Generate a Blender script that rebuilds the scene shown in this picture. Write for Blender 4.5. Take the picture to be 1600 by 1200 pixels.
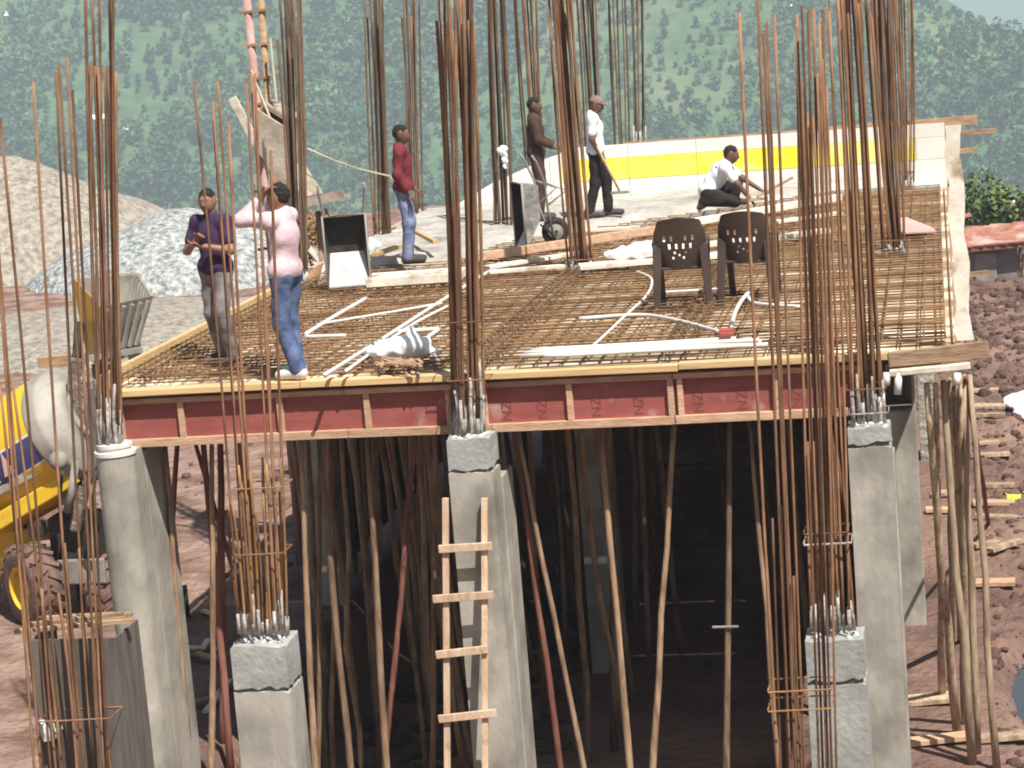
import bpy, bmesh, math, random
import numpy as np
from mathutils import Vector, Matrix
random.seed(7); rng = np.random.default_rng(7)
SC = bpy.context.scene
for o in list(bpy.data.objects): bpy.data.objects.remove(o)
COL = SC.collection

# ------------------------------------------------------------------ camera
FPX, PITCH, YAW, ROLL = 3600.0, math.radians(9.86), math.radians(11.0), 0.081
ZD = 3.9                     # top of the formwork deck above the ground
CZ = ZD + 3.45
_f = Vector((-math.sin(YAW)*math.cos(PITCH), math.cos(YAW)*math.cos(PITCH), -math.sin(PITCH)))
_r = Vector((math.cos(YAW), math.sin(YAW), 0)); _u = _r.cross(_f)
CR = _r*math.cos(ROLL) - _u*math.sin(ROLL); CU = _r*math.sin(ROLL) + _u*math.cos(ROLL)
CAM = Vector((0, 0, CZ))
cd = bpy.data.cameras.new('camera'); cam = bpy.data.objects.new('camera', cd); COL.objects.link(cam)
cd.sensor_width = 36; cd.lens = 36*FPX/1600; cd.clip_start = 0.5; cd.clip_end = 20000
M = Matrix((CR, CU, -_f)).transposed().to_4x4(); M.translation = CAM; cam.matrix_world = M
SC.camera = cam

def ray(px, py): return _f + CR*((px-800)/FPX) - CU*((py-600)/FPX)
def P(px, py, z=None, y=None, x=None):
    r = ray(px, py)
    if z is not None: t = (z-CAM.z)/r.z
    elif y is not None: t = y/r.y
    else: t = x/r.x
    return CAM + r*t

# ------------------------------------------------------------------ sky, sun, exposure
SUN_EL, SUN_AZ = math.radians(57), math.radians(40)     # azimuth: to the right of straight behind the camera
sd = Vector((math.sin(SUN_AZ)*math.cos(SUN_EL), -math.cos(SUN_AZ)*math.cos(SUN_EL), math.sin(SUN_EL)))  # towards the sun
W = bpy.data.worlds.new('World'); SC.world = W; W.use_nodes = True
nt = W.node_tree; nt.nodes.clear()
bg = nt.nodes.new('ShaderNodeBackground'); sk = nt.nodes.new('ShaderNodeTexSky'); wo = nt.nodes.new('ShaderNodeOutputWorld')
sk.sky_type = 'NISHITA'; sk.sun_disc = False; sk.sun_elevation = SUN_EL
sk.sun_rotation = math.atan2(sd.x, sd.y); sk.air_density = 1.3; sk.dust_density = 2.0
bg.inputs['Strength'].default_value = 0.055
nt.links.new(sk.outputs[0], bg.inputs[0]); nt.links.new(bg.outputs[0], wo.inputs[0])
sl = bpy.data.lights.new('sun', 'SUN'); sl.energy = 5.0; sl.angle = math.radians(0.6); sl.color = (1, .955, .88)
so = bpy.data.objects.new('sun', sl); COL.objects.link(so); so.rotation_euler = sd.to_track_quat('Z', 'Y').to_euler(); so.location = (30, -20, 60)
SC.view_settings.view_transform = 'Standard'; SC.view_settings.look = 'None'
SC.view_settings.exposure = 0.55; SC.view_settings.gamma = 1
SC.render.engine = 'CYCLES'
cy = SC.cycles; cy.use_denoising = True; cy.max_bounces = 6; cy.diffuse_bounces = 3; cy.volume_bounces = 1
cy.filter_width = 1.9; cy.sample_clamp_indirect = 6

# ------------------------------------------------------------------ materials
MATS = {}
def mat(name, col, col2=None, scale=4, rough=.8, bump=0, bscale=None, stretch=(1, 1, 1), metal=0, rand=0, detail=4,
        contrast=(.35, .65), coord='pos', col3=None, scale3=1.0, amt3=(.55, .7), bdist=.02, spec=.3):
    if name in MATS: return MATS[name]
    m = bpy.data.materials.new(name); m.use_nodes = True; t = m.node_tree; N = t.nodes; L = t.links
    b = N['Principled BSDF']; b.inputs['Roughness'].default_value = rough; b.inputs['Metallic'].default_value = metal
    b.inputs['Specular IOR Level'].default_value = spec
    if coord == 'pos':
        src = N.new('ShaderNodeNewGeometry').outputs['Position']
    else:
        src = N.new('ShaderNodeTexCoord').outputs['Object']
    mp = N.new('ShaderNodeMapping'); mp.inputs['Scale'].default_value = stretch; L.new(src, mp.inputs[0])
    no = N.new('ShaderNodeTexNoise'); no.inputs['Scale'].default_value = scale; no.inputs['Detail'].default_value = detail
    no.inputs['Roughness'].default_value = .62
    L.new(mp.outputs[0], no.inputs[0])
    ra = N.new('ShaderNodeValToRGB'); e = ra.color_ramp.elements
    e[0].position, e[1].position = contrast; e[0].color = (*col, 1); e[1].color = (*(col2 or col), 1)
    L.new(no.outputs[0], ra.inputs[0]); out = ra.outputs[0]
    if col3:
        n3 = N.new('ShaderNodeTexNoise'); n3.inputs['Scale'].default_value = scale3; n3.inputs['Detail'].default_value = 5; L.new(src, n3.inputs[0])
        r3 = N.new('ShaderNodeMapRange'); r3.inputs[1].default_value, r3.inputs[2].default_value = amt3; L.new(n3.outputs[0], r3.inputs[0])
        mx = N.new('ShaderNodeMix'); mx.data_type = 'RGBA'; mx.inputs[7].default_value = (*col3, 1)
        L.new(r3.outputs[0], mx.inputs[0]); L.new(out, mx.inputs[6]); out = mx.outputs[2]
    if rand:
        oi = N.new('ShaderNodeObjectInfo'); mr = N.new('ShaderNodeMapRange')
        mr.inputs[3].default_value = 1-rand; mr.inputs[4].default_value = 1+rand; L.new(oi.outputs['Random'], mr.inputs[0])
        hs = N.new('ShaderNodeHueSaturation'); L.new(mr.outputs[0], hs.inputs['Value']); L.new(out, hs.inputs['Color']); out = hs.outputs[0]
    L.new(out, b.inputs['Base Color'])
    if bump:
        n2 = N.new('ShaderNodeTexNoise'); n2.inputs['Scale'].default_value = bscale or scale*2; n2.inputs['Detail'].default_value = 5
        L.new(mp.outputs[0], n2.inputs[0])
        bp = N.new('ShaderNodeBump'); bp.inputs['Strength'].default_value = bump; bp.inputs['Distance'].default_value = bdist
        L.new(n2.outputs[0], bp.inputs['Height']); L.new(bp.outputs[0], b.inputs['Normal'])
    MATS[name] = m
    return m

m_rust = mat('rusty_steel', (.14, .068, .036), (.29, .155, .083), 9, .85, .3, 60, (1, 1, .25), rand=.45)
m_rustd = mat('dark_rusty_steel', (.09, .058, .037), (.2, .122, .072), 9, .8, .3, 60, (1, 1, .25), rand=.4)
m_rustg = mat('golden_rusty_steel', (.2, .1, .04), (.34, .19, .08), 9, .8, .3, 60, (1, 1, .25), rand=.3)
m_mat = mat('mat_steel', (.15, .08, .04), (.3, .18, .09), 6, .85, .2, 60, rand=.35)
m_splash = mat('cement_splashed_steel', (.22, .17, .14), (.55, .53, .5), 14, .9, .5, 60, rand=.2)
m_conc = mat('concrete', (.31, .287, .245), (.45, .42, .36), 2.2, .88, .35, 16, (1, 1, .5), col3=(.2, .183, .155), scale3=1.7, amt3=(.47, .72))
m_concl = mat('fresh_concrete', (.28, .28, .26), (.42, .42, .395), 3, .9, .45, 22, col3=(.24, .24, .22), scale3=2.2, amt3=(.55, .72))
m_conct = mat('rough_concrete', (.45, .45, .43), (.66, .66, .64), 8, .95, .9, 30)
m_concj = mat('joint_concrete', (.09, .09, .08), (.2, .2, .19), 12, .95, .9, 40)
m_wet = mat('poured_concrete', (.34, .315, .275), (.5, .475, .43), 2.5, .8, .9, 9, col3=(.25, .225, .19), scale3=1.3, bdist=.05)
m_board = mat('pale_timber', (.5, .33, .15), (.68, .48, .25), 3, .75, .25, 20, (.5, 6, 12), rand=.12)
m_lad = mat('ladder_timber', (.5, .34, .22), (.68, .5, .36), 4, .8, .4, 24, (4, 4, .7), col3=(.36, .24, .15), scale3=6, amt3=(.6, .72), rand=.12)
m_timb = mat('formwork_timber', (.42, .25, .15), (.6, .4, .27), 4, .8, .35, 20, (1, 5, 5), rand=.16)
m_old = mat('weathered_timber', (.26, .16, .09), (.45, .31, .2), 4, .85, .4, 20, (1, 6, 6), rand=.2)
m_white_t = mat('bleached_timber', (.6, .53, .42), (.82, .77, .66), 3, .8, .4, 10, col3=(.36, .27, .18), scale3=4, amt3=(.58, .7), rand=.08)
m_pole = mat('bark_pole', (.15, .09, .055), (.34, .23, .145), 5, .85, .5, 18, (3, 3, .5), rand=.35)
m_pole2 = mat('pale_bark_pole', (.25, .165, .105), (.5, .38, .26), 5, .85, .5, 18, (3, 3, .5), rand=.25)
m_poler = mat('reddish_pole', (.14, .05, .035), (.27, .12, .085), 5, .85, .4, 18, (3, 3, .4), rand=.2)
m_redply = mat('red_film_ply', (.27, .075, .065), (.34, .105, .09), 3, .5, .1, 20, (1, 1, 3), col3=(.46, .33, .31), scale3=3.2, amt3=(.6, .78), rand=.1)
m_ply = mat('deck_plywood', (.25, .16, .09), (.52, .37, .23), 3.2, .8, .2, 20, (1, 2, 1), detail=7, col3=(.76, .66, .5), scale3=1.9, amt3=(.46, .6), rand=.2)
m_cream = mat('cream_board', (.74, .72, .66), (.82, .8, .74), 2, .7, .1, 20, rand=.05)
m_yellow = mat('yellow_painted_board', (.85, .74, .02), (.86, .8, .14), 1.5, .6, .1, 20, col3=(.84, .82, .5), scale3=.8, amt3=(.56, .75))
m_pvc = mat('white_pvc', (.6, .57, .51), (.76, .74, .7), 4, .45, rand=.05)
m_sack = mat('white_sack', (.78, .79, .82), (.86, .87, .88), 5, .8, .3, 10)
m_pink = mat('pink_board', (.6, .34, .3), (.68, .43, .38), 3, .7)
m_redbox = mat('red_plastic', (.35, .07, .05), (.4, .1, .07), 4, .5)
m_chair = mat('brown_plastic', (.055, .035, .03), (.075, .05, .042), 4, .42, spec=.5)
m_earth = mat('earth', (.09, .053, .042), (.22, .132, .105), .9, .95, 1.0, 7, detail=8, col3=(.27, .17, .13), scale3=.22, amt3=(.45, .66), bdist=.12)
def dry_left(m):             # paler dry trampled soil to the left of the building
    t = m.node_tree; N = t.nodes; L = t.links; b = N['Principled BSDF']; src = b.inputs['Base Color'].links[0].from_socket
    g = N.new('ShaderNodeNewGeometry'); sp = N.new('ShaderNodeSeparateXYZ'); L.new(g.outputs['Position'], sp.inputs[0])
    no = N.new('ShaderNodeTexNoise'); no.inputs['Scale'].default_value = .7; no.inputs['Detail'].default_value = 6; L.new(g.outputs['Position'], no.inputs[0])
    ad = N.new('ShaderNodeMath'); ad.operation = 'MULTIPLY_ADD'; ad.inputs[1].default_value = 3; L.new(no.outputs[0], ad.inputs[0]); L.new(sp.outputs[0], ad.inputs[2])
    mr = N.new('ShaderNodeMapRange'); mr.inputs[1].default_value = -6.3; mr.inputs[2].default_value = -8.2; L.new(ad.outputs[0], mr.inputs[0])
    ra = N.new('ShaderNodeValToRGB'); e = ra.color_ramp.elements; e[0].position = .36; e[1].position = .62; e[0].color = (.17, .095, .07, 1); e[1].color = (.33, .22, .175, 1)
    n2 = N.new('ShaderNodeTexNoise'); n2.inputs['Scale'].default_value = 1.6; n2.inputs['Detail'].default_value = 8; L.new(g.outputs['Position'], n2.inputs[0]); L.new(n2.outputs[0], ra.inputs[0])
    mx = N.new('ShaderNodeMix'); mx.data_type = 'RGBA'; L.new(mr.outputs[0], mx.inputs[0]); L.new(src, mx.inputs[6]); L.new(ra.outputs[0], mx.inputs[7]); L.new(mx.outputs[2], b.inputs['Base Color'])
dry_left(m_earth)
m_clod = mat('clods', (.07, .042, .034), (.17, .1, .08), 1.5, .95, 1.0, 30, rand=.2, bdist=.04)
m_gravel = mat('grey_gravel', (.15, .165, .16), (.5, .52, .5), 5.5, .95, .9, 9, detail=6, contrast=(.36, .62), bdist=.15)
m_sand = mat('tan_gravel', (.2, .172, .138), (.41, .365, .305), 5.2, .95, .9, 9, detail=6, contrast=(.36, .62), bdist=.12)
m_steelg = mat('grey_painted_steel', (.2, .19, .17), (.32, .3, .27), 3, .6, .2, 15, col3=(.17, .11, .07), scale3=2, amt3=(.58, .7))
m_barrow = mat('cement_caked_steel', (.13, .13, .13), (.36, .35, .31), 5, .8, .5, 25)
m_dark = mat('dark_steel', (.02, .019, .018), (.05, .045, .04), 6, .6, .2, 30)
m_tyre = mat('muddy_rubber', (.12, .07, .055), (.2, .13, .105), 6, .95, .5, 14)
m_ymach = mat('yellow_machine_paint', (.68, .43, .015), (.76, .5, .03), 3, .4, col3=(.42, .29, .13), scale3=2.4, amt3=(.6, .78), spec=.5)
m_blue = mat('blue_band_paint', (.05, .055, .16), (.08, .085, .21), 3, .45, spec=.5)
m_drumg = mat('grey_drum_paint', (.27, .25, .215), (.4, .37, .32), 3, .6, .2, 20, col3=(.2, .16, .12), scale3=2)
m_mud = mat('mud_caked_steel', (.12, .095, .075), (.34, .29, .24), 5, .95, .9, 14, bdist=.05)
m_white = mat('white_paint', (.8, .8, .8), None, 4, .5)
m_darkply = mat('dark_plywood', (.1, .085, .075), (.17, .145, .125), 3, .85, .2, 12, (4, 4, .6))
m_blackbox = mat('dark_blue_plastic', (.015, .018, .035), None, 4, .5)
m_water = mat('pond_water', (.05, .055, .06), None, 4, .04, spec=.8)
m_rope = mat('rope', (.5, .45, .33), (.62, .56, .42), 10, .9)
m_tin = mat('rusty_tin', (.3, .115, .07), (.46, .24, .18), 3, .7, .2, 20, col3=(.52, .38, .34), scale3=1.5)
m_shedw = mat('shed_wall', (.16, .14, .15), (.24, .215, .22), 3, .8)
m_hutw = mat('hut_wall', (.55, .48, .4), (.65, .58, .5), .5, .8)
m_hutr = mat('hut_roof', (.74, .76, .78), (.82, .83, .84), .5, .5, rand=.1)
m_stone = mat('rough_wall', (.23, .21, .18), (.44, .42, .37), 5, .95, 1.0, 9, bdist=.06)
m_ink = mat('faded_black_print', (.2, .055, .047), None, 5, .7)

def leafmat(name, c1, c2, c3, sc):
    m = bpy.data.materials.new(name); m.use_nodes = True; t = m.node_tree; N = t.nodes; L = t.links
    b = N['Principled BSDF']; b.inputs['Roughness'].default_value = .75; b.inputs['Specular IOR Level'].default_value = .15
    g = N.new('ShaderNodeNewGeometry'); no = N.new('ShaderNodeTexNoise'); no.inputs['Scale'].default_value = sc; no.inputs['Detail'].default_value = 3
    L.new(g.outputs['Position'], no.inputs[0])
    ra = N.new('ShaderNodeValToRGB'); e = ra.color_ramp.elements
    e[0].position = .36; e[1].position = .66; e[0].color = (*c1, 1); e[1].color = (*c3, 1)
    k = e.new(.5); k.color = (*c2, 1)
    L.new(no.outputs[0], ra.inputs[0])
    hs = N.new('ShaderNodeHueSaturation'); mr = N.new('ShaderNodeMapRange'); mr.inputs[3].default_value = .7; mr.inputs[4].default_value = 1.35
    L.new(g.outputs['Random Per Island'], mr.inputs[0]); L.new(mr.outputs[0], hs.inputs['Value']); L.new(ra.outputs[0], hs.inputs['Color'])
    L.new(hs.outputs[0], b.inputs['Base Color'])
    return m
m_leaf = leafmat('forest_leaves', (.022, .075, .034), (.05, .125, .048), (.1, .19, .07), .045)
m_bush = leafmat('bush_leaves', (.05, .09, .03), (.09, .14, .045), (.15, .19, .06), .8)
m_dry = leafmat('dry_leaves', (.25, .15, .05), (.35, .2, .07), (.3, .26, .1), 2)
m_hill = mat('hill_grass', (.035, .085, .034), (.09, .165, .06), .15, .95, detail=8, col3=(.19, .2, .1), scale3=.012, amt3=(.55, .7))
m_farhill = mat('far_hill_green', (.06, .1, .06), (.09, .13, .08), .01, .95)

# ------------------------------------------------------------------ mesh helpers
class MB:
    def __init__(s): s.v = []; s.f = []
    def add(s, v, f):
        k = len(s.v); s.v += [tuple(p) for p in v]; s.f += [tuple(i+k for i in q) for q in f]; return s
    def box(s, c, d, rot=None):
        c = Vector(c); vs = []
        for z in (-.5, .5):
            for x, y in ((-.5, -.5), (.5, -.5), (.5, .5), (-.5, .5)):
                p = Vector((x*d[0], y*d[1], z*d[2]))
                if rot is not None: p = rot @ p
                vs.append(c+p)
        return s.add(vs, [(0, 3, 2, 1), (4, 5, 6, 7), (0, 1, 5, 4), (1, 2, 6, 5), (2, 3, 7, 6), (3, 0, 4, 7)])
    def beam(s, a, b, w, h, up=(0, 0, 1), w2=None, h2=None):
        a = Vector(a); b = Vector(b); t = (b-a).normalized(); up = Vector(up)
        if abs(t.dot(up)) > .98: up = Vector((0, 1, 0))
        sx = t.cross(up).normalized(); sy = sx.cross(t)
        vs = []
        for p, ww, hh in ((a, w, h), (b, w2 or w, h2 or h)):
            for i, j in ((-1, -1), (1, -1), (1, 1), (-1, 1)): vs.append(p+sx*(i*ww/2)+sy*(j*hh/2))
        return s.add(vs, [(0, 1, 2, 3), (7, 6, 5, 4), (0, 4, 5, 1), (1, 5, 6, 2), (2, 6, 7, 3), (3, 7, 4, 0)])
    def tube(s, pts, r, n=8, cap=True):
        pts = [Vector(p) for p in pts]; m = len(pts)
        if not isinstance(r, (list, tuple)): r = [r]*m
        vs = []; prev = None
        for i, p in enumerate(pts):
            t = (pts[min(i+1, m-1)]-pts[max(i-1, 0)]).normalized()
            if prev is None:
                a = Vector((1, 0, 0)) if abs(t.x) < .8 else Vector((0, 1, 0)); sx = t.cross(a).normalized()
            else: sx = (prev - t*prev.dot(t)).normalized()
            prev = sx; sy = t.cross(sx)
            for k in range(n):
                q = 2*math.pi*k/n; vs.append(p+(sx*math.cos(q)+sy*math.sin(q))*r[i])
        fs = [(i*n+k, i*n+(k+1) % n, (i+1)*n+(k+1) % n, (i+1)*n+k) for i in range(m-1) for k in range(n)]
        if cap: fs += [tuple(range(n-1, -1, -1)), tuple(range((m-1)*n, m*n))]
        return s.add(vs, fs)
    def prism(s, poly, ext):
        n = len(poly); e = Vector(ext); vs = [Vector(p) for p in poly]; vs += [p+e for p in vs]
        return s.add(vs, [tuple(range(n-1, -1, -1)), tuple(range(n, 2*n))]+[(i, (i+1) % n, n+(i+1) % n, n+i) for i in range(n)])
    def lathe(s, o, ax, prof, n=32):
        o = Vector(o); ax = Vector(ax).normalized(); a = Vector((0, 0, 1)) if abs(ax.z) < .9 else Vector((1, 0, 0))
        sx = ax.cross(a).normalized(); sy = ax.cross(sx); vs = []
        for h, r in prof:
            for k in range(n):
                q = 2*math.pi*k/n; vs.append(o+ax*h+(sx*math.cos(q)+sy*math.sin(q))*r)
        return s.add(vs, [(i*n+k, i*n+(k+1) % n, (i+1)*n+(k+1) % n, (i+1)*n+k) for i in range(len(prof)-1) for k in range(n)])
    def mesh(s, name, smooth=False):
        me = bpy.data.meshes.new(name); me.from_pydata(s.v, [], s.f); me.update()
        bm = bmesh.new(); bm.from_mesh(me); bmesh.ops.delete(bm, geom=[q for q in bm.verts if not q.link_faces], context='VERTS'); bmesh.ops.recalc_face_normals(bm, faces=bm.faces); bm.to_mesh(me); bm.free()
        if smooth: me.shade_smooth()
        return me
    def build(s, name, m, parent=None, smooth=False, bevel=0):
        return link(name, s.mesh(name, smooth), m, parent, bevel)
def link(name, me, m, parent=None, bevel=0):
    o = bpy.data.objects.new(name, me); COL.objects.link(o)
    if m is not None and not me.materials: me.materials.append(m)
    if parent is not None:
        o.parent = parent; o.matrix_parent_inverse = parent.matrix_world.inverted()
    if bevel:
        b = o.modifiers.new('bevel', 'BEVEL'); b.width = bevel; b.segments = 2; b.limit_method = 'ANGLE'
    return o
def tag(o, label=None, cat=None, group=None, kind=None):
    if label: o['label'] = label
    if cat: o['category'] = cat
    if group: o['group'] = group
    if kind: o['kind'] = kind
    return o
def empty(name, loc, label=None, cat=None, group=None, rz=0):
    o = bpy.data.objects.new(name, None); COL.objects.link(o); o.location = loc; o.rotation_euler = (0, 0, rz); o.empty_display_size = .2
    o.matrix_world = Matrix.Translation(Vector(loc)) @ Matrix.Rotation(rz, 4, 'Z')
    return tag(o, label, cat, group, 'thing')
def place(o, parent):        # parent an object whose mesh is in the parent's own local space
    o.parent = parent; o.matrix_parent_inverse = Matrix(); return o

# value noise in numpy
_tab = rng.random((256, 256))
def vnoise(x, y):
    xi = np.floor(x).astype(int); yi = np.floor(y).astype(int); fx = x-xi; fy = y-yi
    fx = fx*fx*(3-2*fx); fy = fy*fy*(3-2*fy); g = lambda i, j: _tab[i & 255, j & 255]
    return (g(xi, yi)*(1-fx)+g(xi+1, yi)*fx)*(1-fy)+(g(xi, yi+1)*(1-fx)+g(xi+1, yi+1)*fx)*fy
def fbm(x, y, o=4):
    a = 0; w = 1; t = 0
    for i in range(o): a = a+w*vnoise(x*2**i+17*i, y*2**i+31*i); t += w; w *= .5
    return a/t-.5
def grid_mesh(name, xs, ys, zf, smooth=True):
    X, Y = np.meshgrid(xs, ys); Z = zf(X, Y); n, m = X.shape
    v = np.stack([X, Y, Z], -1).reshape(-1, 3); i = np.arange(n*m).reshape(n, m)
    f = np.stack([i[:-1, :-1], i[:-1, 1:], i[1:, 1:], i[1:, :-1]], -1).reshape(-1, 4)
    return np_mesh(name, v, f, smooth)
def np_mesh(name, v, f, smooth=False):
    me = bpy.data.meshes.new(name); f = np.asarray(f); k = f.shape[1]
    me.vertices.add(len(v)); me.vertices.foreach_set('co', np.asarray(v, dtype=np.float32).ravel())
    me.loops.add(f.size); me.loops.foreach_set('vertex_index', f.ravel().astype(np.int32))
    me.polygons.add(len(f)); me.polygons.foreach_set('loop_start', np.arange(0, f.size, k, dtype=np.int32)); me.polygons.foreach_set('loop_total', np.full(len(f), k, dtype=np.int32))
    me.update(calc_edges=True); me.validate()
    if smooth: me.shade_smooth()
    return me

# signed-distance bodies, polygonised with OpenVDB
import openvdb
def sdf_mesh(prims, vox=.01, k=.04, cuts=(), wob=0, name='body', wf=30):
    lo = np.full(3, 1e9); hi = -lo
    for p in prims:
        if p[0] == 'c':
            r = max(p[3], p[4])
            for q in (p[1], p[2]): lo = np.minimum(lo, np.array(q)-r); hi = np.maximum(hi, np.array(q)+r)
        else:
            r = max(p[2]); lo = np.minimum(lo, np.array(p[1])-r); hi = np.maximum(hi, np.array(p[1])+r)
    lo -= 5*vox; hi += 5*vox; n = np.ceil((hi-lo)/vox).astype(int)+1
    A = np.full(n, .2, dtype=np.float32); ax = [lo[i]+vox*np.arange(n[i]) for i in range(3)]
    for p in prims:
        if p[0] == 'c':
            a = np.array(p[1], float); b = np.array(p[2], float); ra, rb = p[3], p[4]; r = max(ra, rb)
            l, h = np.minimum(a, b)-r, np.maximum(a, b)+r
        else:
            a = np.array(p[1], float); r = max(p[2]); l, h = a-r, a+r
        mg = k+4*vox; i0 = np.clip(((l-mg-lo)/vox).astype(int), 0, n); i1 = np.clip(((h+mg-lo)/vox).astype(int)+2, 0, n)
        X, Y, Z = np.meshgrid(*[ax[i][i0[i]:i1[i]] for i in range(3)], indexing='ij')
        Q = np.stack([X, Y, Z], -1)-a
        if p[0] == 'c':
            ba = b-a; L2 = max(ba@ba, 1e-9); t = np.clip(Q@ba/L2, 0, 1)
            d = np.linalg.norm(Q-t[..., None]*ba, axis=-1)-(ra+t*(rb-ra))
        else:
            if len(p) > 3 and p[3] is not None: Q = Q@np.array(p[3])
            R = np.array(p[2]); kk = np.linalg.norm(Q/R, axis=-1); d = (kk-1)*R.min()
        kq = p[5] if (p[0] == 'c' and len(p) > 5) else k
        S = A[i0[0]:i1[0], i0[1]:i1[1], i0[2]:i1[2]]; hh = np.maximum(kq-np.abs(S-d), 0)/kq
        A[i0[0]:i1[0], i0[1]:i1[1], i0[2]:i1[2]] = np.minimum(S, d)-hh*hh*kq*.25
    if wob or cuts:
        X, Y, Z = np.meshgrid(*ax, indexing='ij')
        if wob: A = A+wob*(np.sin(X*wf+2*np.sin(Z*wf*.55))*np.sin(Y*wf*.9+1.3+Z*7)+.8*np.sin(Z*wf*1.25+3*np.sin(X*13)+Y*9))
        for q, nn in cuts: A = np.maximum(A, (X-q[0])*nn[0]+(Y-q[1])*nn[1]+(Z-q[2])*nn[2])
    A = np.clip(A, -.2, .2).astype(np.float32)
    g = openvdb.FloatGrid(.2); g.copyFromArray(A); pts, quads = g.convertToQuads(0.0)
    return np_mesh(name, pts*vox+lo, quads[:, ::-1], True)

# ================================================================== SETTING
Y0, YF, XL, XM, XR, XE = 20.05, 34.3, -7.77, -4.25, -.57, .1
ROW2, ROW3 = 26.7, 33.6
def sstep(a, b, x): t = np.clip((x-a)/(b-a), 0, 1); return t*t*(3-2*t)
def ground_z(X, Y):
    under = sstep(-8.6, -7.6, X)*sstep(.5, -.2, X)*sstep(19, 20, Y)*sstep(36, 35, Y)
    rgh = .2*fbm(X*1.3, Y*1.3, 5)+.2*np.abs(fbm(X*3.1+9, Y*3.1, 4))
    rgt = sstep(0, .8, X)
    z = rgh*(1-.75*under)*(.55+.9*rgt)+.16*np.abs(fbm(X*5.5+3, Y*5.5, 3))*rgt-.05*rgt
    z = z-.95*sstep(-7.45, -6.9, X)*sstep(-.75, -1.2, X)*sstep(13, 15, Y)*sstep(34, 33, Y)
    z = z+.5*fbm(X*.12, Y*.12, 3)*sstep(28, 45, Y)*(1-under)
    # hollow of the puddle, to the right of the poles
    z = z-.75*np.exp(-(((X-.98)/.48)**2+((Y-23.0)/1.5)**2)**1.5)
    # earth heap along the right
    z = z+(-.25+.35*sstep(1.0, 3.4, X)+.5*np.abs(fbm(X*.9, Y*.9, 4)))*sstep(36, 48, Y)*sstep(-.5, 1.2, X)
    edge = np.where(X > -2, 53., 55+np.clip((-2-X)*1.5, 0, 23))
    fall = np.clip(Y-edge, 0, None)
    z = z-np.minimum(fall*.3+.0016*fall**2, 97)
    left = np.clip(-X-46, 0, None); z = z+np.minimum(left*.18, 9)*sstep(120, 60, Y)
    return z
def lines(segs):
    out = []
    for a, b, s in segs: out += list(np.arange(a, b, s))
    return np.array(out+[segs[-1][1]])
gx = lines([(-420, -60, 18), (-60, -26, 1.2), (-26, -8.5, .13), (-8.5, -.5, .18), (-.5, 3, .05), (3, 12, .35), (12, 60, 4), (60, 420, 24)])
gy = lines([(-60, 10, 6), (10, 19, .8), (19, 32, .06), (32, 62, .14), (62, 110, 1.2), (110, 700, 20)])
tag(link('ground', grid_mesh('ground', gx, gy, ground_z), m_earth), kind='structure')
def GZ(x, y): return float(ground_z(np.array([float(x)]), np.array([float(y)]))[0])

def hill_z(X, Y):
    rise = -97+.55*(Y-650)
    ridge = np.minimum(70, -27-.66*(X-22))+6*fbm(X*.03, Y*.03, 3)
    back = ridge-.25*np.clip(Y-900, 0, None)
    k = 10.; h = np.clip(.5+.5*(back-rise)/k, 0, 1)
    return back*(1-h)+rise*h-k*h*(1-h)+7*fbm(X*.018, Y*.018, 4)
tag(link('hill', grid_mesh('hill', np.arange(-640, 360, 6.), np.arange(640, 1120, 6.), hill_z), m_hill), kind='structure')
def far_z(X, Y):
    return -110+(120+60*fbm(X*.003, Y*.003+5, 4))*np.exp(-((Y-2350)/230)**2)*sstep(-900, 300, X)
tag(link('far_mountain', grid_mesh('far_mountain', np.arange(-1200, 1250, 30.), np.arange(1900, 2590, 30.), far_z), m_farhill), kind='structure')
tag(link('valley_floor', grid_mesh('valley_floor', np.arange(-1250, 1251, 50.), np.arange(560, 2600, 60.), lambda X, Y: -99.5+2*fbm(X*.01, Y*.01, 3)), m_hill), kind='structure')

# forest on the far slope: crowns of leaf-sized faces
def leaf_cloud(cent, rad, size, n):
    """n quads round each centre (cent Nx3, rad Nx3)"""
    N = len(cent); d = rng.normal(size=(N, n, 3)); d /= np.linalg.norm(d, axis=-1, keepdims=True)
    r = .55+.5*rng.random((N, n, 1))**.6
    c = cent[:, None]+d*r*rad[:, None]
    a = rng.normal(size=(N, n, 3))*.7+d*.6; a[..., 2] += .5; a /= np.linalg.norm(a, axis=-1, keepdims=True)
    t = rng.normal(size=(N, n, 3)); u = np.cross(a, t); u /= np.linalg.norm(u, axis=-1, keepdims=True); w = np.cross(a, u)
    s = (size[:, None, None] if hasattr(size, '__len__') else size)*(.6+.8*rng.random((N, n, 1)))
    v = np.stack([c-u*s-w*s*.3, c+u*s*.2-w*s*.7, c+u*s+w*s*.3, c-u*s*.2+w*s*.7], 2).reshape(-1, 3)
    return v, np.arange(len(v)).reshape(-1, 4)
xs, ys = np.meshgrid(np.arange(-420, 130, 5.0), np.arange(652, 850, 5.0))
X = xs.ravel()+rng.uniform(-2.6, 2.6, xs.size); Y = ys.ravel()+rng.uniform(-2.6, 2.6, xs.size); Z = hill_z(X, Y)
dens = fbm(X*.025, Y*.025, 3)+.25*(1-sstep(-70, 0, Z))
keep = (dens > -.42+.4*rng.random(X.size)) & (Z < 30); X, Y, Z = X[keep], Y[keep], Z[keep]
H = rng.uniform(1.8, 8.5, X.size)*(.6+.8*sstep(-.15, .2, dens[keep])); R = H*rng.uniform(.28, .5, X.size)
cc, rr, ss = [], [], []
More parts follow.
